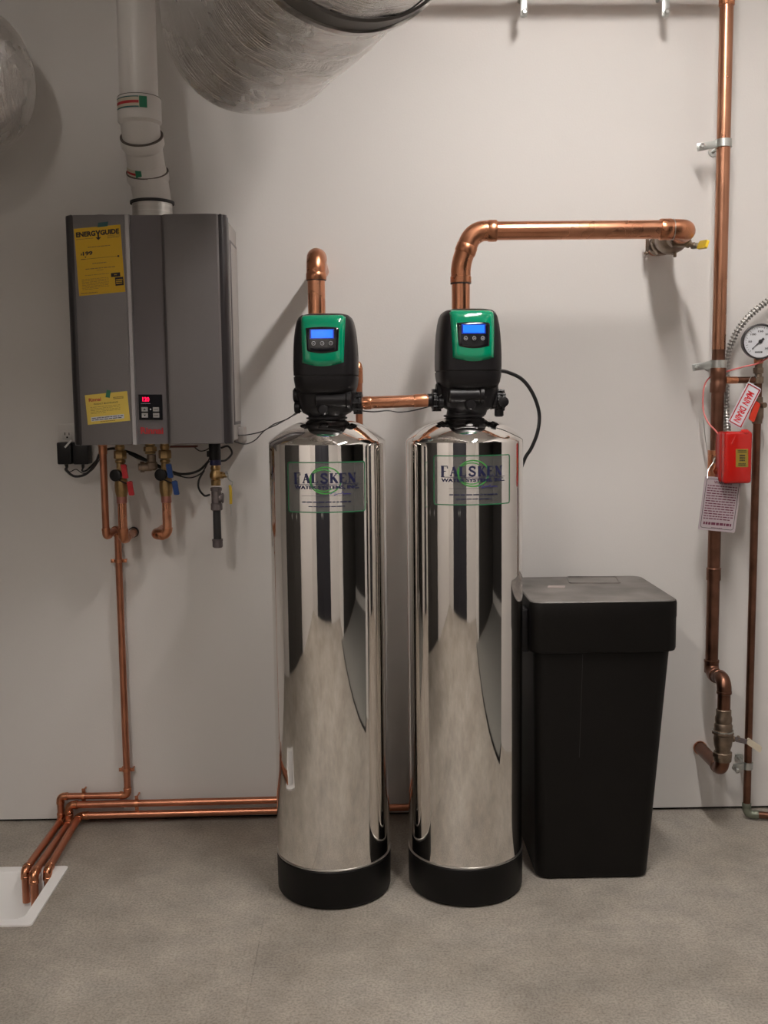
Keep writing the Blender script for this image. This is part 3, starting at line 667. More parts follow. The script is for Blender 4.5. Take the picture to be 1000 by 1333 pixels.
bm = BM(); box(bm, (hx1-.008, -.10, hz0-.004), (hx1+.012, -.004, hz0+.045), .003); obj('side_box', bm, m_side, hz)
# front cover: cross-section profile extruded upward, split in strips
def xf(px0, px1): return (P(px0, 279, YH).x+P(px1, 577, YH).x)/2
e_l, e_s0, e_s1, e_c, e_r = xf(92, 108), xf(160.5, 173.5), xf(167.5, 180), xf(207, 222), xf(283, 293)
def strip(nm, prof, m, z0, z1, bev=.0):
    bm = BM(); lo = [bm.verts.new((x, y, z0)) for x, y in prof]; hi = [bm.verts.new((x, y, z1)) for x, y in prof]
    bridge(bm, lo, hi); bm.faces.new(lo); bm.faces.new(hi)
    if bev:
        es = [e for e in bm.edges if abs(e.verts[0].co.z-e.verts[1].co.z) < 1e-6 and min(e.verts[0].co.y, e.verts[1].co.y) < YH+.03]
        bmesh.ops.bevel(bm, geom=es, offset=bev, segments=2, profile=.5, affect='EDGES', clamp_overlap=True)
    return obj(nm, bm, m, hz, sharp=30)
def arcp(cx, cy, r, a0, a1, n=6): return [(cx+r*math.cos(math.radians(a0+(a1-a0)*i/n)), cy+r*math.sin(math.radians(a0+(a1-a0)*i/n))) for i in range(n+1)]
yb0 = YH+.06
strip('left_edge', [(e_l+.001, yb0), (hx0, yb0)]+arcp(hx0+.024, YH+.026, .024, 180, 262)+[(e_l+.001, YH+.0015)], m_dkframe, hz0, hz1, .006)
strip('right_edge', [(e_r-.001, yb0), (e_r-.001, YH+.004)]+arcp(hx1-.022, YH+.028, .022, 285, 360)+[(hx1, yb0)], m_dkframe, hz0, hz1, .006)
fl = strip('left_panel', [(e_l, yb0), (e_l, YH+.002), (e_l+.004, YH), (e_s0, YH-.001), (e_s0, yb0)], m_gray, hz0+.001, hz1-.001, .002)
strip('silver_trim', [(e_s0, yb0), (e_s0, YH-.002), (e_s0+.003, YH-.005), (e_s1-.002, YH-.005), (e_s1, YH), (e_s1, yb0)], m_silver, hz0+.001, hz1-.001)
fm = strip('centre_panel', [(e_s1, yb0), (e_s1, YH+.006), (e_s1+.004, YH+.007), (e_c-.012, YH+.008), (e_c-.003, YH+.010), (e_c, YH+.008), (e_c, yb0)], m_gray2, hz0+.002, hz1-.002)
strip('right_panel', [(e_c, yb0), (e_c, YH+.009), (e_c+.006, YH+.001), (e_c+.014, YH-.002), (e_r-.03, YH-.004), (e_r-.006, YH-.002), (e_r, YH+.005), (e_r, yb0)], m_gray, hz0+.001, hz1-.001, .003)
# stickers
YS = YH-.0012
fr = Fr(P(96.2, 298, YS), P(156.5, 292.2, YS), P(103.3, 385.5, YS)); fr.n = V((0, -1, 0))
st = lab(obj('energy_sticker', slab(BM(), fr, 0, 0, 1, 1, -.0006, .0006), m_yellow, hz, smooth=False), 'tall yellow energy label with black heading')
bm = BM(); F0 = lambda a, b, h=0: fr(a, b, .0006+h)
lettering(bm, 'ENERG', F0, .035, .868, .455, .945, .0003, .05); lettering(bm, 'GUIDE', F0, .56, .868, .965, .945, .0003, .05)
def poly(bm, f, pts, h=.0004): bm.faces.new([bm.verts.new(f(a, b, h)) for a, b in pts])
poly(bm, F0, [(.455, .945), (.49, .945), (.51, .91), (.535, .945), (.57, .945), (.53, .89), (.53, .84), (.575, .845), (.51, .80), (.45, .845), (.495, .84), (.495, .89)])
lettering(bm, '$', F0, .10, .595, .135, .63, .0003, .03); lettering(bm, '199', F0, .15, .59, .36, .65, .0003, .04)
poly(bm, F0, [(.18, .575), (.225, .575), (.2, .555)]); poly(bm, F0, [(.10, .535), (.20, .535), (.20, .543), (.10, .543)])
poly(bm, F0, [(.2, .536), (.90, .536), (.90, .540), (.2, .540)]); poly(bm, F0, [(.89, .525), (.93, .525), (.93, .55), (.89, .55)])
poly(bm, F0, [(.72, .235), (.92, .235), (.92, .295), (.72, .295)], .0003)
poly(bm, F0, [(.80, .10), (.98, .10), (.98, .225), (.80, .225)], .0003)
obj('sticker_heading', bm, m_ink, st, smooth=False)
bm = BM(); words(bm, F0, .03, .83, .42, .845, 1, seed=2); words(bm, F0, .70, .81, .97, .86, 3, seed=3, fill=.4); words(bm, F0, .27, .695, .75, .72, 1, seed=4); words(bm, F0, .34, .45, .64, .475, 1, seed=5)
words(bm, F0, .18, .375, .82, .40, 1, seed=6); words(bm, F0, .42, .35, .58, .365, 1, seed=7); words(bm, F0, .16, .285, .68, .31, 1, seed=8, fill=.3); words(bm, F0, .08, .08, .66, .25, 8, seed=9, fill=.3, ends=.6); words(bm, F0, .04, .02, .40, .045, 1, seed=10)
obj('sticker_print', bm, m_inkfaint, st, smooth=False)
bm = BM(); words(bm, F0, .82, .12, .96, .20, 3, .0007, 11, .5); words(bm, F0, .79, .255, .85, .275, 1, .0007, 12, .6); obj('sticker_mark', bm, m_yellow, st, smooth=False)
f2 = Fr(P(128, 290, YS), P(141, 288.5, YS), P(127, 296, YS)); f2.n = V((0, -1, 0)); obj('tape_strip', slab(BM(), f2, 0, 0, 1, 1, .0007, .0012), m_tapebl, st, smooth=False)
fr2 = Fr(P(110.5, 514.5, YS), P(165.5, 509, YS), P(114.5, 553, YS)); fr2.n = V((0, -1, 0))
st = lab(obj('maintenance_sticker', slab(BM(), fr2, 0, 0, 1, 1, -.0006, .0006), m_yellow2, hz, smooth=False), 'wide pale yellow sticker with red maker name')
F1 = lambda a, b, h=0: fr2(a, b, .0006+h)
bm = BM(); lettering(bm, 'Rinnai', F1, .08, .76, .37, .88, .0003, .03); obj('sticker_name', bm, m_redink, st, smooth=False)
bm = BM(); lettering(bm, 'PRODUCT MAINTENANCE', F1, .19, .64, .76, .69, .0003, .01); obj('sticker_title', bm, m_ink, st, smooth=False)
bm = BM(); words(bm, F1, .10, .34, .80, .60, 5, seed=21, fill=.25, ends=.5); words(bm, F1, .66, .76, .90, .85, 2, seed=22, fill=.6); words(bm, F1, .3, .04, .66, .09, 1, seed=23, fill=.4); obj('sticker_print', bm, m_inkfaint, st, smooth=False)
obj('sticker_notice', slab(BM(), Fr(fr2(.09, .24, 0), fr2(.87, .24, 0), fr2(.09, .10, 0)), 0, 0, 1, 1, .0006, .0010), m_signw, st, smooth=False)
bm = BM(); words(bm, lambda a, b, h=0: fr2(a, b, .0012+h), .11, .11, .85, .23, 2, seed=24, fill=.4, ends=.95); obj('sticker_notice_print', bm, m_ink, st, smooth=False)
f2 = Fr(P(139, 507.5, YS), P(144.5, 508.5, YS), P(137.5, 517, YS)); f2.n = V((0, -1, 0)); obj('tape_strip', slab(BM(), f2, 0, 0, 1, 1, .0007, .0013), m_tape, st, smooth=False)
# control panel
YP = YH+.0065
fr = Fr(P(180.3, 513.5, YP), P(211, 513.5, YP), P(181.5, 546.5, YP)); fr.n = V((0, -1, 0))
cp = lab(obj('control_panel', slab(BM(), fr, 0, 0, 1, 1, -.002, .0025, .0015), m_blackgl, hz, smooth=False), 'black keypad with red digits')
Fc = lambda a, b, h=0: fr(a, b, .0025+h)
bm = BM(); lettering(bm, '120', Fc, .17, .72, .46, .90, .0004, .04); obj('digit_display', bm, m_led, cp, smooth=False)
for (a0, b0, a1, b1) in ((.12, .33, .38, .50), (.12, .09, .38, .27), (.60, .33, .86, .50), (.60, .09, .86, .27)):
    obj('key', slab(BM(), fr, a0, b0, a1, b1, .0025, .0045, .001), m_grayb, cp)
bm = BM(); poly(bm, Fc, [(.19, .38), (.31, .38), (.25, .46)], .0023); poly(bm, Fc, [(.19, .21), (.31, .21), (.25, .13)], .0023); words(bm, Fc, .64, .39, .82, .44, 1, .0023, 3, .5); words(bm, Fc, .64, .15, .82, .20, 1, .0023, 4, .5)
obj('key_mark', bm, m_ink, cp, smooth=False)
bm = BM(); poly(bm, Fc, [(.50+.03*math.cos(q), .415+.03*math.sin(q)) for q in [i*PI/4 for i in range(8)]]); words(bm, Fc, .10, .63, .50, .655, 1, .0004, 5, .5); obj('panel_mark', bm, m_icon, cp, smooth=False)
fr = Fr(P(183, 556, YP), P(212.5, 556, YP), P(183.4, 565, YP)); fr.n = V((0, -1, 0)); bm = BM(); lettering(bm, 'Rinnai', fr, 0, 0, 1, 1, .0012, .035); obj('maker_name', bm, m_redink, hz, smooth=False)
# top fittings
c = P(133, 277, -.16); c.z = hz1
bm = BM(); lathe(bm, c-V((0, 0, .004)), V((0, 0, 1)), [(0, .030), (.012, .030), (.014, .038), (.020, .038), (.024, .03), (.025, .01)], 28); obj('top_cap', bm, m_black, hz)
vc = P(198.5, 272, -.17); vc.z = hz1
bm = BM(); lathe(bm, vc-V((0, 0, .004)), V((0, 0, 1)), [(0, .064), (.006, .064), (.008, .061), (.060, .061)], 40); obj('vent_collar', bm, m_steel, hz)
bm = BM(); lathe(bm, vc+V((0, 0, .052)), V((0, 0, 1)), [(0, .062), (.001, .067), (.008, .067), (.010, .06)], 40); obj('vent_gasket', bm, m_rubber, hz)
# ---------------------------------------------------------------- white vent pipe
vp0 = vc+V((0, 0, .056)); q2 = P(192, 224, -.19); q3 = P(184.5, 178, -.26); q4 = P(181.5, 140, -.28); q5 = P(178, 0, -.28)
vt = thing('exhaust_vent_pipe', 'white vent pipe rising in an offset of elbows from the heater to the ceiling', 'pipe', vp0)
RV = .0575; xs5 = q4.x
def bell(o_, d_, r, L_, par, nm='bell_socket'):
    d_ = V(d_).normalized(); bm = BM(); lathe(bm, V(o_)-d_*L_, d_, [(0, r), (.010, r+.006), (L_-.003, r+.006), (L_, r+.0045), (L_, r-.001)], 40)
    ob = obj(nm, bm, m_white, par)
    bm = BM(); lathe(bm, V(o_)-d_*.001, d_, [(0, r-.001), (0, r+.0062), (.0035, r+.0062), (.0035, r-.001)], 40); obj('socket_gasket', bm, mat('gasket_grey', (.10, .08, .07), .6), par); return ob
low = sweep(BM(), fillet([vp0, vp0+V((0, 0, .018)), q2+(q3-q2)*.12], .03, 6), RV, 40); obj('lower_elbow', low, m_white, vt)
dd = (q3-q2).normalized(); dm = (dd+V((0, 0, .25))).normalized()
bell(q2, dm, RV, .034, vt)
mid = sweep(BM(), fillet([q2-dm*.02, q2+dm*.01, q3-dd*.02, q3+dd*.01], .02, 6), RV-.002, 40); obj('middle_elbow', mid, m_white, vt)
bell(q3, dd, RV, .036, vt)
top_ = [q3-dd*.012, q3+dd*.03, V((xs5, q4.y, q3.z+.075)), V((xs5, q4.y, q4.z+.02))]
obj('upper_elbow', sweep(BM(), fillet(top_, .04, 8), RV-.001, 40), m_white, vt)
zc = P(180, 121, q4.y-.06).z
bm = BM(); lathe(bm, V((xs5, q4.y, zc-.075)), V((0, 0, 1)), [(0, RV-.002), (.008, RV+.006), (.072, RV+.006), (.075, RV+.004), (.075, RV-.002)], 40); obj('bell_socket', bm, m_white, vt)
bm = BM(); lathe(bm, V((xs5, q4.y, zc)), V((0, 0, 1)), [(0, RV-.003), (0, RV+.0045), (.0015, RV+.0045), (.0015, RV-.003)], 40); obj('socket_gasket', bm, m_rubber, vt)
obj('straight_pipe', lathe(BM(), V((xs5, q4.y, zc-.03)), V((0, 0, 1)), [(0, RV-.002), (ZC-zc+.028, RV-.002)], 40), m_white, vt)
def wrap(cxy, z0, z1, r, a0, a1, m, par, nm, h=.0008, tilt=0.):
    bm = BM(); n = 12; A = []
    for zz in (z0, z1): A.append([bm.verts.new((cxy[0]+math.sin(a0+(a1-a0)*i/n)*(r+h), cxy[1]-math.cos(a0+(a1-a0)*i/n)*(r+h), zz+tilt*i/n)) for i in range(n+1)])
    for i in range(n): bm.faces.new((A[0][i], A[0][i+1], A[1][i+1], A[1][i]))
    return obj(nm, bm, m, par)
zz1, zz0 = zc-.008, zc-.040
lb = wrap((xs5, q4.y), zz0, zz1, RV+.006, -1.15, .55, m_ivory, vt, 'pipe_sticker'); lab(lb, 'sticker with a red line and green end')
wrap((xs5, q4.y), zz0+.012, zz1-.012, RV+.006, -1.15, .18, m_redink, lb, 'sticker_line', .0014); wrap((xs5, q4.y), zz0, zz1, RV+.006, .20, .55, m_tape, lb, 'sticker_end', .0014)
wrap((xs5, q4.y), zz0, zz0+.004, RV+.006, -1.15, .18, m_tapebl, lb, 'sticker_edge', .0014); wrap((xs5, q4.y), zz1-.003, zz1, RV+.006, -1.15, .18, m_tapebl, lb, 'sticker_edge', .0014)
# second sticker just above the lowest socket, on the leaning elbow
u_ = V((1, 0, 0)); u_ = (u_-dm*u_.dot(dm)).normalized(); w_ = dm.cross(u_); w_ = w_ if w_.y < 0 else -w_
def lean(a0, a1, h0, h1, m, par, nm, e):
    bm = BM(); n = 10; A = []
    for hh in (h0, h1): A.append([bm.verts.new(q2+dm*hh+u_*(math.sin(a0+(a1-a0)*i/n)*(RV+.002+e))+w_*(math.cos(a0+(a1-a0)*i/n)*(RV+.002+e))) for i in range(n+1)])
    for i in range(n): bm.faces.new((A[0][i], A[0][i+1], A[1][i+1], A[1][i]))
    return obj(nm, bm, m, par)
lb = lean(-1.15, -.1, .002, .024, m_ivory, vt, 'pipe_sticker', .0014); lean(-1.15, -.42, .008, .015, m_redink, lb, 'sticker_line', .002); lean(-.42, -.1, .002, .024, m_tape, lb, 'sticker_end', .002)
# ---------------------------------------------------------------- foil ducts
def duct(name, label, pts, r, bend, seed, parent=None, n=96):
    path = fillet(pts, bend, 22); dens = []
    for a_, b_ in zip(path, path[1:]):
        k = max(1, int((b_-a_).length/.012)); dens += [a_+(b_-a_)*(i/k) for i in range(k)]
    dens.append(path[-1]); rads = [r]*len(dens)
    d0 = (dens[1]-dens[0]).normalized(); K = 22; cap = [(dens[0]-d0*(r*math.cos(q_)), r*math.sin(q_)) for q_ in [PI/2*(i+.15)/K for i in range(K)]]
    dens = [c_ for c_, _ in cap]+dens; rads = [q_ for _, q_ in cap]+rads
    bm = BM(); uv = bm.loops.layers.uv.new('UVMap'); d = (dens[1]-dens[0]).normalized(); u, v = frame(d); rs = []; s_ = 0; ss = []
    for i, p in enumerate(dens):
        t = (dens[min(i+1, len(dens)-1)]-dens[max(i-1, 0)]).normalized(); q = d.rotation_difference(t); u = q @ u; v = q @ v; d = t
        if i: s_ += (p-dens[i-1]).length
        ss.append(s_); row = []
        for j in range(n):
            a_ = 2*PI*j/n; dr = u*math.cos(a_)+v*math.sin(a_); c0 = p+dr*rads[i]
            w1 = noise.noise(V((s_*3, math.cos(a_)*1.2+seed, math.sin(a_)*1.2)))*.010
            w2 = -abs(noise.noise(V((s_*9+seed, math.cos(a_)*2.2, math.sin(a_)*2.2))))*.010
            w3 = abs(noise.noise(V((s_*30, math.cos(a_)*2.6+seed, math.sin(a_)*2.6+3))))*.0040
            row.append(bm.verts.new(c0+dr*(w1+w2+w3)))
        rs.append(row)
    for i in range(len(rs)-1):
        for j in range(n):
            f = bm.faces.new((rs[i][j], rs[i][(j+1) % n], rs[i+1][(j+1) % n], rs[i+1][j]))
            for lp, (uu, vv_) in zip(f.loops, ((ss[i], j), (ss[i], j+1), (ss[i+1], j+1), (ss[i+1], j))): lp[uv].uv = (uu, vv_/n*r*6.28)
    bm.faces.new(rs[0]); bm.faces.new(rs[-1])
    o = obj(name, bm, m_foil, parent, sharp=80)
    if label: tag(o, label, 'duct')
    return o, dens
YD = -.56; dc = P(334, 22, YD); RD = .247
dv = V((.36, -.933, .0)).normalized()
o, dens = duct('foil_duct', 'big crumpled foil-wrapped duct bending down beside the white vent pipe', [dc, dc+dv*1.42, V((XL+.002, -2.05, dc.z))], RD, .26, 2.)  # unseen leg turning to the left wall is added to block the rear lamp
duct('duct_riser', None, [dc+V((0, 0, .004)), V((dc.x, dc.y, ZC))], RD*.995, .1, 4., o)
# tape band and joint ring round the part that comes forward
def hoop(c0, d_, r, w_, th_, m, nm, par, seed=0):
    bm = BM(); u, v = frame(d_); d_ = V(d_).normalized(); n = 90; prof = [(-w_/2, 0), (-w_/2*.9, th_), (w_/2*.9, th_), (w_/2, 0)]; R_ = []
    for t_, h_ in prof:
        R_.append([bm.verts.new(V(c0)+d_*(t_+noise.noise(V((math.cos(2*PI*i/n)*5, math.sin(2*PI*i/n)*5, seed+t_*50)))*.006)+(u*math.cos(2*PI*i/n)+v*math.sin(2*PI*i/n))*(r+h_)) for i in range(n)])
    for a_, b_ in zip(R_, R_[1:]): bridge(bm, a_, b_)
    return obj(nm, bm, m, par, sharp=60)
hoop(dc+dv*.715, dv, RD+.001, .055, .006, mat('duct_tape_grey', (.16, .15, .14), .5, .6), 'joint_band', o)
hoop(dc+dv*.68, dv, RD+.002, .018, .010, m_steel, 'band_edge', o, 3)
YD2 = -.28; d2 = P(-68, 101, YD2); R2 = .243
o2, _ = duct('foil_duct', 'foil-wrapped duct with a rounded end at the upper left edge', [V((d2.x, YD2, d2.z)), V((XL+.002, YD2, d2.z))], R2, .21, 9.)
# ---------------------------------------------------------------- plumbing below the heater
ZD = V((0, 0, -1)); ZU = V((0, 0, 1))
def zat(py, Y): return P(160, py, Y).z
YT = -.135; xt = P(133.5, 590, YT).x; xt = (xt+P(139, 700, YT).x)/2
xw = (P(154, 730, -.03).x+P(165.5, 1000, -.03).x)/2
ycol = -.03; zel = zat(698, YT)
zfl = P(120, 1036, ycol).z
xdn = P(79, 1050, ycol).x
c1 = PZ(26, 1134, .013); c2 = PZ(40, 1134, .013); c3 = PZ(56.5, 1134, .013)
yend = pan_b-.05
thin = [V((xt, YT, hz0+.01)), V((xt, YT, zel)), V((xw, ycol, zel+.012)), V((xw, ycol, zfl)), V((xdn, ycol, zfl)), V((xdn, ycol, .016)), V((xdn, yend, .016)), V((xdn, yend, -.085))]
o = run('condensate_pipe', 'thin copper drain pipe running from the heater down the wall to the floor basin', thin, .0112, .018, m_copthin)
bm = BM(); elbowfit(bm, thin[0:3], .014, .0128, .012); obj('elbow', bm, m_copfit, o)
for k in (2, 3, 4, 5, 6): obj('elbow', elbowfit(BM(), thin[k-1:k+2], .014, .0128, .012), m_copfit, o)
lathe_b = BM(); lathe(lathe_b, V((xt, YT, hz0-.034)), ZU, [(0, .0115), (0, .0135), (.026, .0135), (.028, .016), (.036, .016)], 18); obj('top_union', lathe_b, m_copfit, o)
def bell_hanger(c0, axis, r, label, m=m_copfit, hor=True):
    """two-screw strap hugging a small pipe; axis = pipe direction"""
    axis = V(axis); t = thing('pipe_strap', label, 'clamp', V(c0)); side = axis.cross(V((0, 1, 0))).normalized()
    obj('strap_ring', lathe(BM(), V(c0)-axis*.005, axis, [(0, r), (0, r+.003), (.010, r+.003), (.010, r)], 24), m, t)
    for s_ in (-1, 1):
        bm = BM(); p_ = V(c0)+side*s_*(r+.008); lo = p_-V((.007, .002, .006)) if abs(side.x) > .5 else p_-V((.006, .002, .007)); hi = p_+V((.007, .002, .006)) if abs(side.x) > .5 else p_+V((.006, .002, .007))
        box(bm, lo, hi, .001); lathe(bm, p_+V((0, -.002, 0)), V((0, -1, 0)), [(0, .0045), (.004, .004), (.005, .002)], 12); lathe(bm, p_, V((0, 1, 0)), [(0, .003), (max(.003, -c0[1]-.001), .003)], 8)
        obj('screw_ear', bm, m, t)
bell_hanger(V((xw, ycol, zat(730, ycol))), (0, 0, 1), .0112, 'small copper strap on the thin wall pipe just below its offset bend')
bell_hanger(V((xw, ycol, zat(1002, ycol))), (0, 0, 1), .0112, 'small copper strap low on the thin wall pipe, above the floor bend')
bell_hanger(V((P(109, 1034, ycol).x, ycol, zfl)), (1, 0, 0), .0112, 'small copper strap on the topmost horizontal floor-level pipe')
# two pipes along the wall foot to the basin
YU = -.045
za0 = P(357, 1040.5, YU).z; za = P(110, 1047.5, YU).z; xu = P(90, 1056, YU).x
xr2 = T1[3]+.12
up_ = [V((xr2, YU, za+(za0-za))), V((xu, YU, za)), V((xu, YU, .014)), V((xu, yend-.02, .014)), V((xu, yend-.02, -.09))]
o = run('copper_floor_pipe', 'upper of two thicker copper pipes along the wall foot into the basin', up_, .0118, .02, m_copthin)
for k in (1, 2, 3): obj('elbow', elbowfit(BM(), up_[k-1:k+2], .016, .0136, .014), m_copfit, o)
zb0 = P(357, 1053.5, YU).z; zb_ = P(115, 1061.5, YU).z; xlw = P(104, 1064, YU).x
lo_ = [V((T2[3]+.02, YU, zb0)), V((xlw, YU, max(zb_, .016))), V((xlw, yend, .015)), V((xlw, yend, -.09))]
o = run('copper_floor_pipe', 'lower of two thicker copper pipes along the wall foot into the basin', lo_, .0118, .02, m_copthin)
for k in (1, 2): obj('elbow', elbowfit(BM(), lo_[k-1:k+2], .016, .0136, .014), m_copfit, o)
bell_hanger(V((P(178, 1044, YU).x, YU, (za*.8+za0*.2))), (1, 0, 0), .0118, 'tall copper strap on the upper wall-foot pipe near the basin')
# floor basin
def basin():
    t = thing('floor_basin', 'white plastic drain basin sunk in the concrete floor, pipes ending in it', 'basin', V(((pan_l+pan_r)/2, (pan_b+pan_f)/2, 0)))
    cx_, cy_, hw_, hd_ = (pan_l+pan_r)/2, (pan_b+pan_f)/2, (pan_r-pan_l)/2, (pan_b-pan_f)/2
    bm = BM(); lv = [(hw_, hd_, .012, .0), (hw_, hd_, .012, .005), (hw_-.033, hd_-.033, .03, .005), (hw_-.036, hd_-.036, .03, .001), (hw_-.052, hd_-.052, .04, -.150), (hw_-.075, hd_-.075, .03, -.165)]
    rs = [rrect(cx_, cy_, a_, b_, c_, z_, bm) for a_, b_, c_, z_ in lv]
    for a_, b_ in zip(rs, rs[1:]): bridge(bm, a_, b_)
    bm.faces.new(rs[-1]); obj('basin_shell', bm, m_whitebr, t, sharp=40)
    bm = BM(); lathe(bm, V((cx_, cy_, -.1645)), ZU, [(0, .03), (.002, .03), (.003, .02)], 24); obj('drain_grate', bm, m_zinc, t)
basin()
# service valves
def union(bm, x, Y, z, r, h):
    lathe(bm, (x, Y, z), ZD, [(0, r*.72), (h*.22, r*.72), (h*.24, r*.8), (h*.34, r*.8), (h*.38, r*.7), (h*.95, r*.7)], 20)
    lathe(bm, (x, Y, z-h*.42), ZD, [(0, r*.95), (h*.04, r*1.06), (h*.36, r*1.06), (h*.40, r*.9)], 6)
    lathe(bm, (x, Y, z-h*.84), ZD, [(0, r*.7), (h*.02, r*.86), (h*.12, r*.86), (h*.16, r*.7)], 20)
def service_valve(px, label, hm, cname, tail):
    Y = -.15; x = (P(px, 600, Y).x+P(px+4, 690, Y).x)/2; z = hz0+.006; t = thing('service_valve', label, 'valve', V((x, Y, z)))
    g = lambda py: zat(py, Y)
    bm = BM(); union(bm, x, Y, z, .019, z-g(603)); obj('union_nut', bm, m_brass, t)
    bm = BM(); lathe(bm, (x, Y, g(602)), ZD, [(0, .013), (g(602)-g(622), .013), (g(602)-g(624), .019), (g(602)-g(632), .021), (g(602)-g(640), .020), (g(602)-g(648), .0155), (g(602)-g(650), .013)], 24)
    lathe(bm, (x, Y, g(613)), V((0, -1, 0)), [(0, .012), (.016, .012)], 18); obj('valve_body', bm, m_brass, t)
    bm = BM(); lathe(bm, (x-.008, Y-.014, g(618)), V((-.25, -1, 0)), [(0, .013), (.004, .019), (.016, .019), (.018, .016), (.019, .012)], 24); obj('hose_cap', bm, m_black, t)
    sweep_b = BM(); sweep(sweep_b, spline([V((x, Y-.03, g(624))), V((x+.02, Y-.028, g(628))), V((x+.038, Y-.02, g(631)))]), .0022, 6); obj('cap_tether', sweep_b, m_black, t)
    for (dx, y0, y1) in ((.016, 604, 622), (.033, 626, 644)):
        bm = BM(); zz = g(y0); L_ = g(y0)-g(y1)
        fr = Fr(V((x+dx-.0085, Y-.030, zz)), V((x+dx+.0085, Y-.030, zz)), V((x+dx-.0085+.006, Y-.030, zz-L_))); fr.n = V((0, -1, 0))
        slab(bm, fr, .0, 0, 1., 1, -.003, .004, .004); lathe(bm, fr(.4, .86, -.022), V((0, -1, 0)), [(0, .007), (.022, .007), (.027, .006)], 14)
        obj('lever', bm, hm, t)
    zt_ = g(648); ze = g(702) if tail == 'wall' else g(697)
    if tail == 'wall':
        pts = [V((x, Y, zt_)), V((x, Y, ze)), V((x, -.001, ze+.004))]
        pp = run(cname, 'copper tail pipe under the red-levered valve, turning back into the wall', pts, .0143, .02, m_copper)
        obj('elbow', elbowfit(BM(), pts, .020, .0162, .014), m_copfit, pp)
        obj('wall_sleeve', lathe(BM(), (x, -.006, ze+.004), V((0, 1, 0)), [(0, .0145), (0, .018), (.005, .018)], 20), m_rubber, pp)
    else:
        pts = [V((x, Y, zt_)), V((x, Y, ze)), V((x-.040, Y+.008, ze)), V((x-.040, -.001, ze+.004))]
        pp = run(cname, 'copper tail pipe under the blue-levered valve, hooking left then into the wall', pts, .0143, .02, m_copper)
        obj('elbow', elbowfit(BM(), pts[:3], .019, .0162, .004), m_copfit, pp); obj('elbow', elbowfit(BM(), pts[1:], .018, .0162, .010), m_copfit, pp)
    obj('valve_socket', lathe(BM(), (x, Y, zt_+.004), ZD, [(0, .0145), (0, .0165), (.02, .0165), (.021, .0145)], 20), mat('flux', (.45, .2, .16), .4, .8), pp)
    return t
service_valve(156.5, 'brass service valve with two red levers under the heater', m_red, 'copper_tail_pipe', 'wall')
service_valve(214.5, 'brass service valve with two blue levers under the heater', m_blue, 'copper_tail_pipe', 'hook')
# brass drain elbow between them
Y = -.17; x = P(196, 600, Y).x; t = thing('brass_drain_elbow', 'brass elbow fitting hanging under the heater between red and blue levers', 'fitting', V((x, Y, hz0)))
g = lambda py: zat(py, Y)
bm = BM(); union(bm, x, Y, hz0+.006, .0195, .040); obj('union_nut', bm, m_brass, t)
bm = BM(); lathe(bm, (x+.003, Y, g(592)), ZD, [(0, .014), (.022, .014), (.026, .018), (.045, .018), (.050, .012)], 22); lathe(bm, (x+.002, Y, g(608)), V((-1, -.3, 0)), [(0, .014), (.022, .014), (.022, .017), (.034, .017), (.034, .011), (.04, .011)], 18)
obj('elbow_body', bm, m_brassold, t)
# gas line
Y = -.16; x = (P(281, 590, Y).x+P(281.5, 700, Y).x)/2; t = thing('gas_pipe', 'black gas drop pipe with brass valve, iron tee and yellow lever under heater', 'pipe', V((x, Y, g(714))))
bm = BM(); lathe(bm, (x, Y, hz0+.006), ZD, [(0, .016), (.008, .016), (.010, .019), (hz0+.006-g(600), .019), (hz0+.006-g(601), .014)], 12); box(bm, (x-.024, Y-.012, g(596)), (x-.012, Y+.012, g(588)), .002); obj('black_coupling', bm, m_black, t)
obj('thread_band', lathe(BM(), (x+.001, Y, g(600)), ZD, [(0, .0175), (.016, .0175), (.017, .015)], 24), mat('navy_tape', (.012, .012, .06), .5), t)
bm = BM(); lathe(bm, (x+.001, Y, g(607)), ZD, [(0, .0135), (.008, .0165), (.012, .0165), (.016, .014), (.028, .019), (.038, .019), (.046, .013), (.048, .0155), (.064, .0155)], 20); lathe(bm, (x+.01, Y, g(620)), V((1, -.2, 0)), [(0, .011), (.016, .011), (.016, .008), (.026, .008)], 16); obj('brass_valve', bm, m_brass, t)
bm = BM(); p_ = V((x+.035, Y-.006, g(618))); lathe(bm, p_-V((.002, 0, 0)), V((1, 0, 0)), [(0, .009), (.006, .009)], 6)
sweep(bm, spline([p_+V((.004, 0, .002)), p_+V((.006, 0, -.014)), p_+V((.012, -.004, -.022)), p_+V((.022, -.006, -.028)), P(300.5, 634, Y-.01)]), .0022, 8); sweep(bm, [P(300.5, 634, Y-.01), P(301, 672, Y-.01)], .0014, 6); obj('lever_rod', bm, m_zinc, t)
bm = BM(); sweep(bm, [P(299.6, 631.5, Y-.01), P(300.4, 640, Y-.01), P(300.6, 656, Y-.01)], .0046, 12); obj('lever_grip', bm, m_yelh, t)
bm = BM(); lathe(bm, (x+.001, Y, g(636)), ZD, [(0, .015), (.001, .0185), (.010, .0185), (.011, .0155), (.050, .0155), (.052, .0185), (g(636)-g(665), .0185), (g(636)-g(666), .015)], 24); lathe(bm, (x+.01, Y, g(650)), V((1, 0, 0)), [(0, .014), (.009, .014), (.009, .017), (.014, .015)], 20); obj('iron_tee', bm, m_iron, t)
obj('drip_nipple', lathe(BM(), (x+.001, Y, g(664)), ZD, [(0, .0125), (g(664)-g(704), .0125)], 22), m_blackpipe, t)
obj('end_cap', lathe(BM(), (x+.001, Y, g(703)), ZD, [(0, .014), (.001, .0175), (.006, .0175), (.007, .0165), (g(703)-g(713), .0165), (g(703)-g(714.5), .013)], 24), m_iron, t)
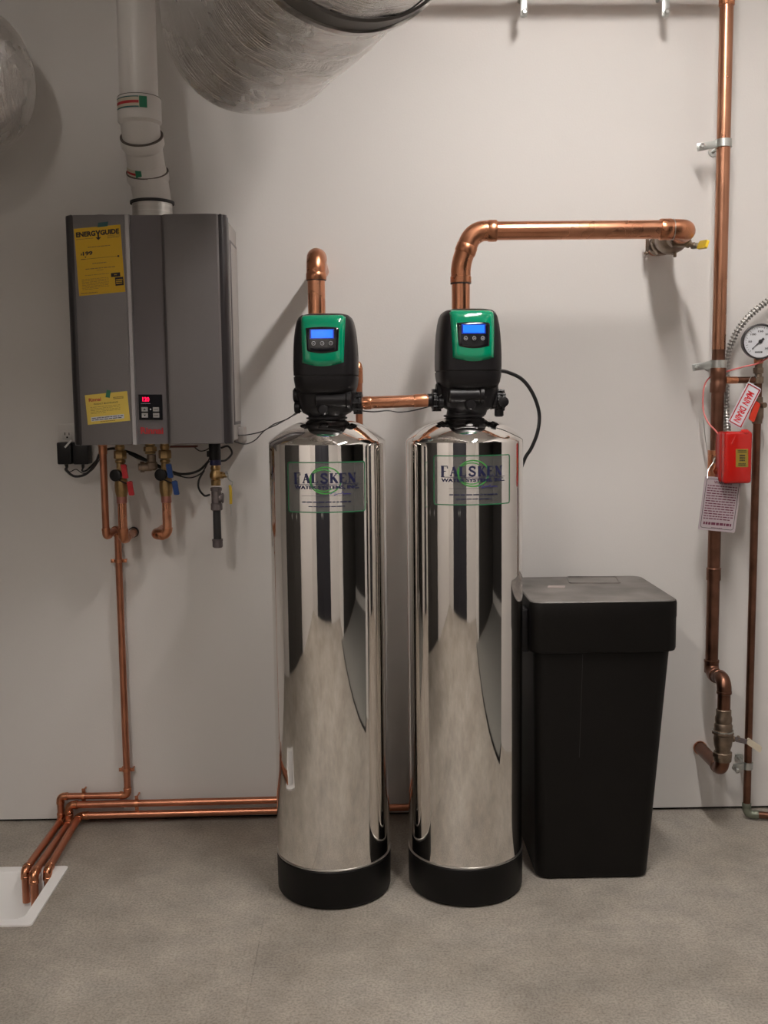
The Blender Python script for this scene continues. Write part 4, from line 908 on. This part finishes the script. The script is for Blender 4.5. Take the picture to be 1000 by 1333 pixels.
# outlet, adapters, cables
t = thing('wall_outlet', 'white double power outlet on the wall beside the heater', 'outlet', P(86, 580, -.002))
q0, q1 = P(74.5, 552, -.006), P(104, 604, -.006)
box_b = BM(); box(box_b, (q0.x, -.006, q1.z), (q1.x, 0, q0.z), .002); obj('cover_plate', box_b, m_white, t)
c_ = P(87.5, 566.5, -.007); bm = BM(); box(bm, (c_.x-.016, -.0085, c_.z-.014), (c_.x+.016, -.005, c_.z+.014), .004); rc = obj('receptacle', bm, m_white, t)
bm = BM(); box(bm, (c_.x-.008, -.0092, c_.z), (c_.x-.0055, -.008, c_.z+.009)); box(bm, (c_.x+.0055, -.0092, c_.z), (c_.x+.008, -.008, c_.z+.008)); lathe(bm, (c_.x, -.0085, c_.z-.007), V((0, -1, 0)), [(0, .003), (.0008, .003)], 10); obj('outlet_slot', bm, m_dark, rc)
def adapter(pa, pb, label):
    q0, q1 = P(pa, 576, -.06), P(pb, 604.5, -.06); bm = BM(); box(bm, (q0.x, -.062, q1.z), (q1.x, -.0062, q0.z), .004); o = tag(obj('power_adapter', bm, m_black), label, 'adapter', None)
    bm = BM(); sweep(bm, [V(((q0.x+q1.x)/2, -.035, q1.z+.002)), V(((q0.x+q1.x)/2, -.035, q1.z-.012))], .005, 10); obj('strain_relief', bm, m_rubber, o); return V(((q0.x+q1.x)/2, -.035, q1.z-.012))
A1 = adapter(73.5, 93.3, 'outer of two black plug-in power adapters, farther from the heater pipes'); A2 = adapter(94.3, 115, 'inner of two black plug-in power adapters, nearer the thin copper pipe')
tag(obj('white_plug_tie', sweep(BM(), [P(93, 573, -.066), P(84.5, 582.5, -.07)], .003, 8), m_whitebr), 'small white tie lying across the black power adapters', 'tie')
def cb(pts, label, r=.0028, Ys=None): return tag(obj('cable', cable(pts, r, 8), m_cable), label, 'cable')
cb([A1, P(86, 612, -.04), P(97, 620, -.05), P(112, 617, -.06), P(124, 604, -.09), P(131, 589, -.11), P(145, 584, -.11), P(158, 586, -.10), P(175, 591, -.10), P(193, 600, -.09), P(212, 610, -.09), P(236, 617, -.09), P(258, 613, -.10), P(272, 600, -.12)], 'thick black cable draped from the outer adapter past all valves to the gas pipe', .0042)
cb([A2, P(107, 613, -.05), P(113, 612, -.06), P(125, 600, -.08), P(131, 592, -.10), P(134, 583, -.12)], 'black cable looping from the inner adapter behind the thin copper pipe', .003)
cb([P(84, 604, -.04), P(90, 614, -.05), P(99, 611, -.05), P(108, 616, -.05), P(120, 612, -.06), P(131, 596, -.09)], 'thin black cord curling under the two power adapters', .0016)
cb([P(168, 590, -.11), P(182, 597, -.12), P(200, 603, -.12), P(216, 611, -.13), P(236, 618, -.1)], 'black cable sagging between the red and blue levered valves', .0042)
cb([P(226, 617, -.1), P(246, 622, -.1), P(262, 616, -.11), P(271, 601, -.12), P(276, 583, -.12)], 'thin black cord from the blue levers up to the gas coupling', .0022)
cb([P(266, 612, -.12), P(259, 625, -.12), P(259, 636, -.12), P(266, 645, -.13), P(273, 644, -.14)], 'black cable looping out left of the brass gas valve', .0034)
cb([P(253, 582, -.12), P(260, 587, -.12), P(268, 586, -.12), P(274, 582, -.12)], 'short thin wire sagging under the heater left of gas coupling', .0018)
cb([P(288, 583, -.14), P(297, 581, -.12), P(302, 590, -.11), P(294, 599, -.12), P(286, 600, -.14)], 'black cable loop just right of the gas coupling', .0034)
bm = BM(); box(bm, P(221, 583, -.16), P(258, 579.5, -.13), .002); tag(obj('wire_grommet_strip', bm, mat('dark_copper_strip', (.12, .04, .03), .5, .5)), 'dark reddish strip under the heater base right of blue valve', 'strip')
# low-voltage lines to the heads
cb([P(302, 567, -.12), P(322, 566, -.10), P(343, 561, -.12), P(357, 552, -.2), P(375, 545, -.32), T1[1](-34/457, -.03, T1[2](533))], 'upper thin black wire from the heater to the left tank head', .0018)
cb([P(300, 573, -.12), P(318, 578, -.10), P(332, 573, -.10), P(345, 560, -.14), P(360, 553, -.22), P(378, 543, -.34), T1[1](-32/457, -.03, T1[2](535))], 'lower thin black wire sagging from the heater to the left tank head', .0018)
cb([T1[1](40/457, .03, T1[2](535)), P(486, 536, -.44), P(505, 534.5, -.42), P(520, 536.5, -.42), P(540, 534, -.44), T2[1](-40/457, .03, T2[2](533))], 'thin black wire hanging just under the link pipe between heads', .0018)
# ---------------------------------------------------------------- sprinkler riser on the right
YM = -.10; RM = .0212
xm = (P(946, 5, YM).x+P(936, 480, YM).x+P(929.5, 700, YM).x+P(927, 860, YM).x)/4
def gz(py, Y): return P(935, py, Y).z
YV = -.225
mr = [V((xm, YM, ZC-.001)), V((xm, YM, gz(877, YM))), V((xm, YV, gz(884, YV))), V((xm, YV, gz(1003, YV))), V((xm, -.001, gz(1003, YV)))]
main = thing('copper_main_pipe', 'tall copper main pipe running from ceiling down the right side into the wall', 'pipe', V((xm, YM, gz(877, YM))))
up2 = sweep(BM(), [V((xm, YM, ZC-.001)), V((xm, YM, gz(455, YM)))], RM, 28); lab(obj('upper_pipe', up2, mat('copper_worn', (.50, .25, .155), .3, 1, col2=(.38, .18, .11), nscale=6, rvar=.05, detail=2), main), 'cleaner copper upper length')
obj('lower_pipe', sweep(BM(), fillet([V((xm, YM, gz(454, YM)))]+mr[1:], .04, 8), RM*.97, 28), m_copold, main)
obj('tee', lathe(BM(), V((xm, YM, gz(8, YM))), ZU, [(0, RM), (0, RM*1.08), (.003, RM*1.14), (.13, RM*1.14), (.133, RM*1.08)], 28), m_copfit, main)
obj('coupling', lathe(BM(), V((xm, YM, gz(511, YM))), ZU, [(0, RM), (0, RM*1.12), (.004, RM*1.18), (.030, RM*1.18), (.034, RM*1.10), (.048, RM*1.10), (.05, RM*1.16), (.082, RM*1.16), (.085, RM*1.08)], 28), m_copold, main)
for py in (741, 861): obj('coupling', lathe(BM(), V((xm, YM, gz(py+14, YM))), ZU, [(0, RM), (0, RM*1.08), (.003, RM*1.1), (.036, RM*1.1), (.039, RM*1.13), (.042, RM)], 28), m_copold, main)
obj('elbow', elbowfit(BM(), mr[0:3], .036, RM*1.08, .012), m_copold, main); obj('elbow', elbowfit(BM(), mr[1:4], .036, RM*1.08, .012), m_copold, main); obj('elbow', elbowfit(BM(), mr[2:5], .036, RM*1.08, .015), m_copold, main)
obj('wall_sleeve', lathe(BM(), V((xm, -.008, mr[4].z)), V((0, 1, 0)), [(0, RM), (0, RM*1.1), (.007, RM*1.1)], 28), m_copfit, main)
# horizontal branch close above the picture, hung on two clamps; its shadow shows on the wall
zt_ = gz(-15, YM)
o = tag(obj('copper_branch_pipe', sweep(BM(), [V((xm-.01, YM, zt_)), V((-.35, YM, zt_))], RM, 24), m_copper), 'horizontal copper branch pipe along the top of the wall', 'pipe')
def clamp_v(py, label, Y=YM, r=RM, x=None, dirx=-1, arm=.062):
    x = x if x is not None else xm; z = gz(py, Y); t = thing('pipe_clamp', label, 'clamp', V((x, Y, z)))
    obj('clamp_ring', lathe(BM(), V((x, Y, z-.012)), ZU, [(0, r), (0, r+.0045), (.024, r+.0045), (.024, r)], 30), m_zinc, t)
    for dy in (-.0045, .0045):
        bm = BM(); box(bm, (x+dirx*(r+arm), Y+dy-.0018, z-.012), (x+dirx*(r-.002), Y+dy+.0018, z+.010), .001, rot=Matrix.Rotation(.16*dirx, 4, 'Y'), about=V((x+dirx*r, Y, z))); obj('clamp_ear', bm, m_zinc, t)
    bx_ = x+dirx*(r+arm*.82); z -= .010; bm = BM(); lathe(bm, (bx_, Y-.022, z-.001), V((0, 1, 0)), [(0, .005), (.003, .0095), (.008, .0095), (.009, .004), (.03, .004)], 6); hexnut(bm, V((bx_, Y+.007, z-.001)), V((0, 1, 0)), .006, .009); obj('bolt', bm, m_zinc, t)
    bm = BM(); sweep(bm, [V((x, Y+r+.002, z+.008)), V((x, -.001, z+.008))], .006, 10); lathe(bm, V((x, -.0045, z+.008)), V((0, 1, 0)), [(0, .016), (.004, .016)], 18); obj('standoff_rod', bm, m_zinc, t)
clamp_v(187, 'zinc pipe clamp high on the tall copper main pipe'); clamp_v(474, 'zinc pipe clamp on the copper main pipe beside the gauge')
def clamp_h(px, label):
    x = P(px, 0, YM).x; z = zt_; t = thing('pipe_clamp', label, 'clamp', V((x, YM, z))); zb2 = P(px, 18, YM).z
    obj('clamp_ring', lathe(BM(), V((x-.012, YM, z)), V((1, 0, 0)), [(0, RM), (0, RM+.0045), (.024, RM+.0045), (.024, RM)], 30), m_zinc, t)
    for dy in (-.0045, .0045):
        bm = BM(); box(bm, (x-.010, YM+dy-.0018, zb2-.008), (x+.010, YM+dy+.0018, z-RM+.002), .001); obj('clamp_ear', bm, m_zinc, t)
    bm = BM(); lathe(bm, (x, YM-.022, zb2), V((0, 1, 0)), [(0, .005), (.003, .0095), (.008, .0095), (.009, .004), (.03, .004)], 6); hexnut(bm, V((x, YM+.007, zb2)), V((0, 1, 0)), .006, .009); obj('bolt', bm, m_zinc, t)
    bm = BM(); sweep(bm, [V((x, YM+RM+.002, z)), V((x, -.001, z))], .006, 10); obj('standoff_rod', bm, m_zinc, t)
clamp_h(682, 'left of the two bolted clamps hanging at the top edge of the wall'); clamp_h(867, 'right of the two bolted clamps hanging at the top edge, near the main pipe')
# lower valve on the riser
vt = thing('shutoff_valve', 'tarnished brass shutoff valve with ivory lever low on the copper main pipe', 'valve', V((xm, YV, gz(985, YV))))
g = lambda py: gz(py, YV)
bm = BM(); zz = g(990); L = lambda py: g(py)-zz
lathe(bm, (xm, YV, zz), ZU, [(0, .021), (.0, .028), (L(983), .029), (L(981), .025), (L(975), .024), (L(970), .028), (L(962), .030), (L(957), .028), (L(955), .033), (L(951), .033), (L(950), .028), (L(944), .029), (L(941), .025), (L(938), .027), (L(934), .027), (L(931), .024), (L(924), .024), (L(923), .021)], 28)
obj('valve_body', bm, m_brassold, vt)
obj('hex_nut', hexnut(BM(), V((xm, YV, g(955))), ZU, .010, .036, 8), m_brassold, vt); obj('hex_nut', hexnut(BM(), V((xm, YV, g(985))), ZU, .016, .031, 8), m_brassold, vt)
obj('chrome_ring', lathe(BM(), V((xm, YV, g(952))), ZU, [(0, .03), (0, .0345), (.004, .0345), (.004, .03)], 28), m_zinc, vt)
bm = BM(); lathe(bm, (xm+.022, YV, g(962)), V((1, -.1, 0)), [(0, .010), (.014, .010), (.014, .007), (.028, .007)], 14); hexnut(bm, V((xm+.046, YV-.002, g(962))), V((1, -.1, 0)), .007, .011); obj('stem', bm, m_brassold, vt)
fr = Fr(P(957, 958, YV-.01), P(974, 962, YV-.01), P(957, 966, YV-.01)); fr.n = V((0, -1, 0)); obj('lever', slab(BM(), fr, 0, .1, 1, .9, -.002, .002, .003), m_iron, vt)
fr = Fr(P(974, 960, YV-.01), P(992, 972, YV-.02), P(971.5, 968, YV-.01)); fr.n = V((0, -1, 0)); obj('lever_grip', slab(BM(), fr, 0, 0, 1, 1, -.004, .004, .006), m_ivory, vt)
# drain pipe at the far right
YG = -.085; xg = (P(985.5, 500, YG).x+P(974, 1040, YG).x)/2; RG = .0125
zf_ = .018
dr = [V((xg, YG, gz(497, YG))), V((xg, YG, zf_)), V((XR-.001, YG-.05, zf_))]
drain = run('drain_pipe', 'slim dark copper drain pipe dropping to the floor at the right edge', dr, RG, .02, m_copold)
obj('elbow', elbowfit(BM(), dr, .018, RG*1.12, .02), mat('green_patina', (.22, .24, .19), .45, .8), drain)
hb = [V((xm+RM*.6, YM, gz(495, YM))), V((xg-.004, YG, gz(495, YG)))]
o = run('copper_cross_pipe', 'short copper branch linking the main pipe to the gauge stem', hb, .0105, .01, m_copold)
sleeve(hb[0]+V((.03, 0, 0)), hb[1]-hb[0], .04, .0105, m_copfit, o)
t = thing('test_valve', 'small brass drain valve with orange-red lever behind the MAIN DRAIN sign', 'valve', V((xg, YG, gz(540, YG))))
g = lambda py: gz(py, YG)
bm = BM(); lathe(bm, (xg, YG, g(552)), ZU, [(0, .0135), (0, .016), (.012, .017), (.020, .020), (.05, .020), (.058, .017), (.085, .016), (.086, .0135)], 20); lathe(bm, (xg+.006, YG-.01, g(528)), V((.3, -1, 0)), [(0, .009), (.022, .009)], 14); obj('valve_body', bm, m_brassold, t)
fr = Fr(P(983, 521, YG-.035), P(990.5, 527, YG-.035), P(974.5, 545, YG-.035)); fr.n = V((0, -1, 0)); obj('lever', slab(BM(), fr, .0, 0, .85, 1, -.003, .005, .005), m_orange, t)
# gauge
gt = thing('pressure_gauge', 'round dark-rimmed pressure gauge with white dial at the right edge', 'gauge', V((xg, YG, g(497))))
gc = P(989.5, 444.5, YG-.03); gr = .056
sx_ = xg
bm = BM(); lathe(bm, (xg, YG, g(500)), ZU, [(0, .014), (.002, .017), (.022, .017), (.024, .012), (.032, .011), (.034, .016), (.046, .016), (.048, .012), (g(470)-g(500), .012)], 16); hexnut(bm, V((xg, YG, g(484))), ZU, .012, .0175); obj('stem', bm, m_brassold, gt)
obj('stem_bushing', lathe(BM(), (xg, YG, g(474)), ZU, [(0, .013), (.002, .0145), (.022, .0145), (.024, .01)], 18), m_copfit, gt)
bm = BM(); sweep(bm, [V((xg, YG, g(470))), V((gc.x, gc.y+.018, gc.z-gr*.8))], .010, 12); obj('stem_neck', bm, m_brassold, gt)
gd = V((-.10, -1, -.02)).normalized(); gu = V((1, 0, 0)); gu = (gu-gd*gu.dot(gd)).normalized(); gv = gu.cross(gd); gv = gv if gv.z > 0 else -gv
G3 = lambda a, b, h=0.: gc+gu*a+gv*b+gd*h
obj('gauge_case', lathe(BM(), gc-gd*.030, gd, [(0, .02), (.002, gr*.9), (.006, gr*.97), (.036, gr), (.040, gr), (.041, gr*.94), (.034, gr*.90)], 56), m_dkframe, gt)
obj('gauge_dial', lathe(BM(), gc, gd, [(0, gr*.92), (.004, gr*.90), (.0045, gr*.02)], 56), m_dial, gt)
bm = BM()
for i in range(28):
    q = math.radians(225-270*i/27); r0 = gr*(.72 if i % 3 == 0 else .77); a_ = V((math.cos(q), math.sin(q), 0)); n_ = V((-a_.y, a_.x, 0))*.0006
    pts = [(a_.x*r0+n_.x, a_.y*r0+n_.y), (a_.x*gr*.82+n_.x, a_.y*gr*.82+n_.y), (a_.x*gr*.82-n_.x, a_.y*gr*.82-n_.y), (a_.x*r0-n_.x, a_.y*r0-n_.y)]
    bm.faces.new([bm.verts.new(G3(x_, y_, .0052)) for x_, y_ in pts])
for s_, q in (('0', 225), ('50', 180), ('100', 135), ('150', 90), ('200', 45), ('250', 0), ('300', -45)):
    q = math.radians(q); r0 = gr*.57; cx_, cy_ = math.cos(q)*r0, math.sin(q)*r0; w2 = .0028*len(s_)
    lettering(bm, s_, lambda a_, b_, h: G3(a_, b_, .0052), cx_-w2, cy_-.003, cx_+w2, cy_+.003, 0, .02)
words(bm, lambda a_, b_, h: G3(a_, b_, .0052), -.016, -.038, .016, -.031, 1, 0, 4, .7)
obj('dial_marks', bm, m_ink, gt, smooth=False)
q = math.radians(222); a_ = V((math.cos(q), math.sin(q), 0)); n_ = V((-a_.y, a_.x, 0)); bm = BM()
pts = [(a_*gr*.62), (n_*.0022), (a_*-.014+n_*.004), (a_*-.014-n_*.004), (n_*-.0022)]
lo = [bm.verts.new(G3(p_.x, p_.y, .006)) for p_ in pts]; hi = [bm.verts.new(G3(p_.x, p_.y, .0072)) for p_ in pts]; bridge(bm, lo, hi); bm.faces.new(hi); bm.faces.new(lo)
lathe(bm, G3(0, 0, .005), gd, [(0, .006), (.004, .006), (.005, .003)], 16); obj('needle', bm, m_ink, gt)
clamp_v(997, 'zinc clamp holding the slim drain pipe just above the floor', YG, RG, xg, -1, .035)
# armoured conduit
cc = [P(1032, 372, -.05), P(1012, 384, -.05), P(998, 393, -.05), P(976, 411, -.05), P(960, 431, -.05), P(950.5, 452, -.05), P(946, 475, -.05), P(945.5, 505, -.05), P(945.5, 535, -.055), P(947.5, 562, -.09)]
sp = spline(cc, 12); tot = [0]
for a_, b_ in zip(sp, sp[1:]): tot.append(tot[-1]+(b_-a_).length)
N_ = 400; dense = []; j = 0
for i in range(N_):
    L_ = tot[-1]*i/(N_-1)
    while j < len(tot)-2 and tot[j+1] < L_: j += 1
    dense.append(sp[j].lerp(sp[j+1], (L_-tot[j])/max(1e-9, tot[j+1]-tot[j])))
per = 8
tag(obj('armoured_conduit', sweep(BM(), dense, .01, 14, radf=lambda i: .0088+.0024*(1 if (i % per) in (1, 2, 3) else -1)), mat('conduit_steel', (.42, .41, .39), .38, 1), sharp=25), 'ribbed metal flexible conduit curving behind the copper main pipe', 'conduit')
# red flow-switch box
YX = -.20
t = thing('flow_switch_box', 'glossy red switch box with gold label mounted on the main pipe', 'box', V((xm+.02, YX+.05, gz(630, YX))))
q0, q1 = P(945, 562, YX), P(979, 629.5, YX)
x0 = P(936.5, 600, YX+.075).x
bm = BM(); box(bm, (q0.x-.002, YX, q1.z), (q1.x, YX+.035, q0.z), .010, 4); obj('front_cover', bm, m_redbox, t)
bm = BM(); box(bm, (q0.x-.006, YX+.030, q1.z+.002), (q1.x-.002, YX+.082, q0.z-.001), .010, 3); obj('housing', bm, m_redside, t)
bm = BM(); lathe(bm, (P(972, 565, YX).x, YX+.016, q0.z-.012), V((0, -.4, 1)), [(0, .014), (.014, .014), (.018, .008)], 20)
sweep(bm, [P(952, 578, YX+.002), P(958, 565, YX+.004)], .004, 8); obj('screw_boss', bm, m_redbox, t)
f2 = Fr(P(958, 584.5, YX), P(974, 584.5, YX), P(958, 608, YX)); f2.n = V((0, -1, 0)); gl = lab(obj('gold_plate', slab(BM(), f2, 0, 0, 1, 1, -.0005, .001, .001), m_gold, t, smooth=False), 'small gold data label')
bm = BM(); words(bm, f2, .15, .78, .85, .95, 2, .0014, 3, .5); words(bm, f2, .3, .3, .75, .7, 3, .0014, 5, .6); words(bm, f2, .2, .05, .8, .22, 2, .0014, 6, .6); obj('gold_plate_print', bm, m_ink, gl, smooth=False)
bm = BM(); lathe(bm, V((xm, YM-.012, gz(598, YM))), V((.2, -1, 0)), [(0, .020), (.012, .020), (.014, .016), (.03, .016)], 20); obj('saddle_neck', bm, m_brassold, t)
bm = BM(); lathe(bm, V((xm, YM, gz(622, YM))), ZU, [(0, RM), (0, RM+.006), (.09, RM+.006), (.09, RM)], 28); hexnut(bm, V((xm-.012, YM-.03, gz(612, YM))), V((0, -1, 0)), .012, .013); hexnut(bm, V((xm-.004, YM-.028, gz(592, YM))), V((0, -1, 0)), .010, .010); obj('pipe_saddle', bm, m_copfit, t)
# red wires
tag(obj('red_wire', cable([P(1010, 458, -.10), P(996, 468, -.10), P(984, 474, -.112), P(970, 477, -.11), P(950, 482.5, -.09), P(938, 486, -.06), P(926, 490, -.06), P(918, 500, -.07), P(915.5, 515, -.08), P(916, 535, -.09), P(922, 550, -.11), P(931, 560, -.13), P(937, 567, -.15)], .0026, 8), m_pink), 'red wire arcing from the gauge behind the main pipe to the red box', 'wire')
# signs
YN = -.13
fr = Fr(P(974, 496.5, YN), P(991.5, 506.5, YN), P(947, 549, YN)); fr.n = V((0, -1, 0))
# long side runs down-left; letters read from the top end downward
sg = tag(obj('main_drain_sign', slab(BM(), fr, 0, 0, 1, 1, 0, .0015, .006), m_signw, smooth=False), 'white tilted sign with red MAIN DRAIN lettering hanging by the gauge', 'sign')
bm = BM(); border(bm, fr, .06, .03, .94, .97, .003, .0015, .003, .005); obj('sign_border', bm, m_redink, sg, smooth=False)
fl2 = lambda a, b, h: fr(b, 1-a, h)   # text direction = down the plate, letter tops to the right
bm = BM(); lettering(bm, 'MAIN', fl2, .17, .27, .48, .73, .0022, .03); lettering(bm, 'DRAIN', fl2, .54, .27, .90, .73, .0022, .03); obj('sign_lettering', bm, mat('sign_red', (.62, .02, .03), .5), sg, smooth=False)
bm = BM()
for a_, b_ in ((.08, .05), (.92, .05), (.08, .95), (.92, .95)): lathe(bm, fr(a_, b_, .001), fr.n, [(0, .0028), (.0012, .0028), (.0018, .001)], 10)
obj('sign_eyelet', bm, m_brassold, sg)
tag(obj('sign_chain', cable([fr(.08, .95, .002), P(977, 492, YN+.015), P(982, 488, YN+.022), P(985, 492, YG-.022)], .0012, 6), m_zinc), 'thin wire loop holding the MAIN DRAIN sign to the gauge stem', 'wire')
YW = -.155
fr = Fr(P(918, 619.5, YW), P(966, 624, YW), P(908.5, 689, YW)); fr.n = V((0, -1, 0))
sg = tag(obj('warning_sign', slab(BM(), fr, 0, 0, 1, 1, 0, .0015, .004), m_signg, smooth=False), 'grey-pink warning sign with dense small print hanging below the red box', 'sign')
bm = BM(); border(bm, fr, .05, .04, .95, .96, .0014, .0015, .002, .008); obj('sign_border', bm, m_ink, sg, smooth=False)
bm = BM(); lettering(bm, 'WARNING', fr, .26, .875, .74, .93, .0022, .03); words(bm, fr, .10, .20, .90, .86, 14, .002, 31, .42, .9); words(bm, fr, .12, .09, .88, .16, 1, .002, 32, .7); words(bm, fr, .35, .05, .65, .068, 1, .002, 33, .5); obj('sign_lettering', bm, m_maroon, sg, smooth=False)
tag(obj('sign_chain', cable([fr(.07, .97, .002), P(922, 612, YW+.01), P(928, 603, YM-.035), P(931, 596, YM-.034)], .0016, 6), m_zinc), 'thin chain holding the warning sign beside the red box', 'wire')
# thin vertical wire left of the main pipe
tag(obj('bare_wire', cable([P(916, 545, -.05), P(919, 575, -.05), P(923, 600, -.06), P(922, 614, -.12)], .0012, 6), m_zinc), 'thin grey wire hanging left of the main pipe behind the red arc', 'wire')
# ---------------------------------------------------------------- room behind the camera, seen mirrored in the tanks
# the room to the right opens onto a dim side room with a grey carpet
XF = 4.2
struct('trim_2', box(BM(), (1.225, -3.62, .0003), (1.272, -.98, .008), .002), m_boot)
struct('trim_3', box(BM(), (1.272, -1.02, .0003), (XR+.0, -.98, .008), .002), m_boot)
cp_ = mat('carpet_grey', (.21, .205, .185), .95, noise_amt=.25, nscale=80)
struct('floor_carpet', box(BM(), (1.272, -3.62, .0003), (XF, -1.02, .006)), cp_, smooth=False)
struct('wall_far_right', box(BM(), (XF, -4.0, 0), (XF+.1, -.7, ZC)), mat('dark_wall', (.035, .032, .03), .8), smooth=False)
struct('baseboard_far_right', box(BM(), (XF-.015, -3.9, .006), (XF, -.8, .13), .003), m_frame, smooth=False)
struct('wall_side_back', box(BM(), (XR+.1, -.98, 0), (XF, -.88, ZC)), m_doorg, smooth=False)
struct('wall_side_front', box(BM(), (XR+.1, -3.8, 0), (XF, -3.7, ZC)), m_doorg, smooth=False)
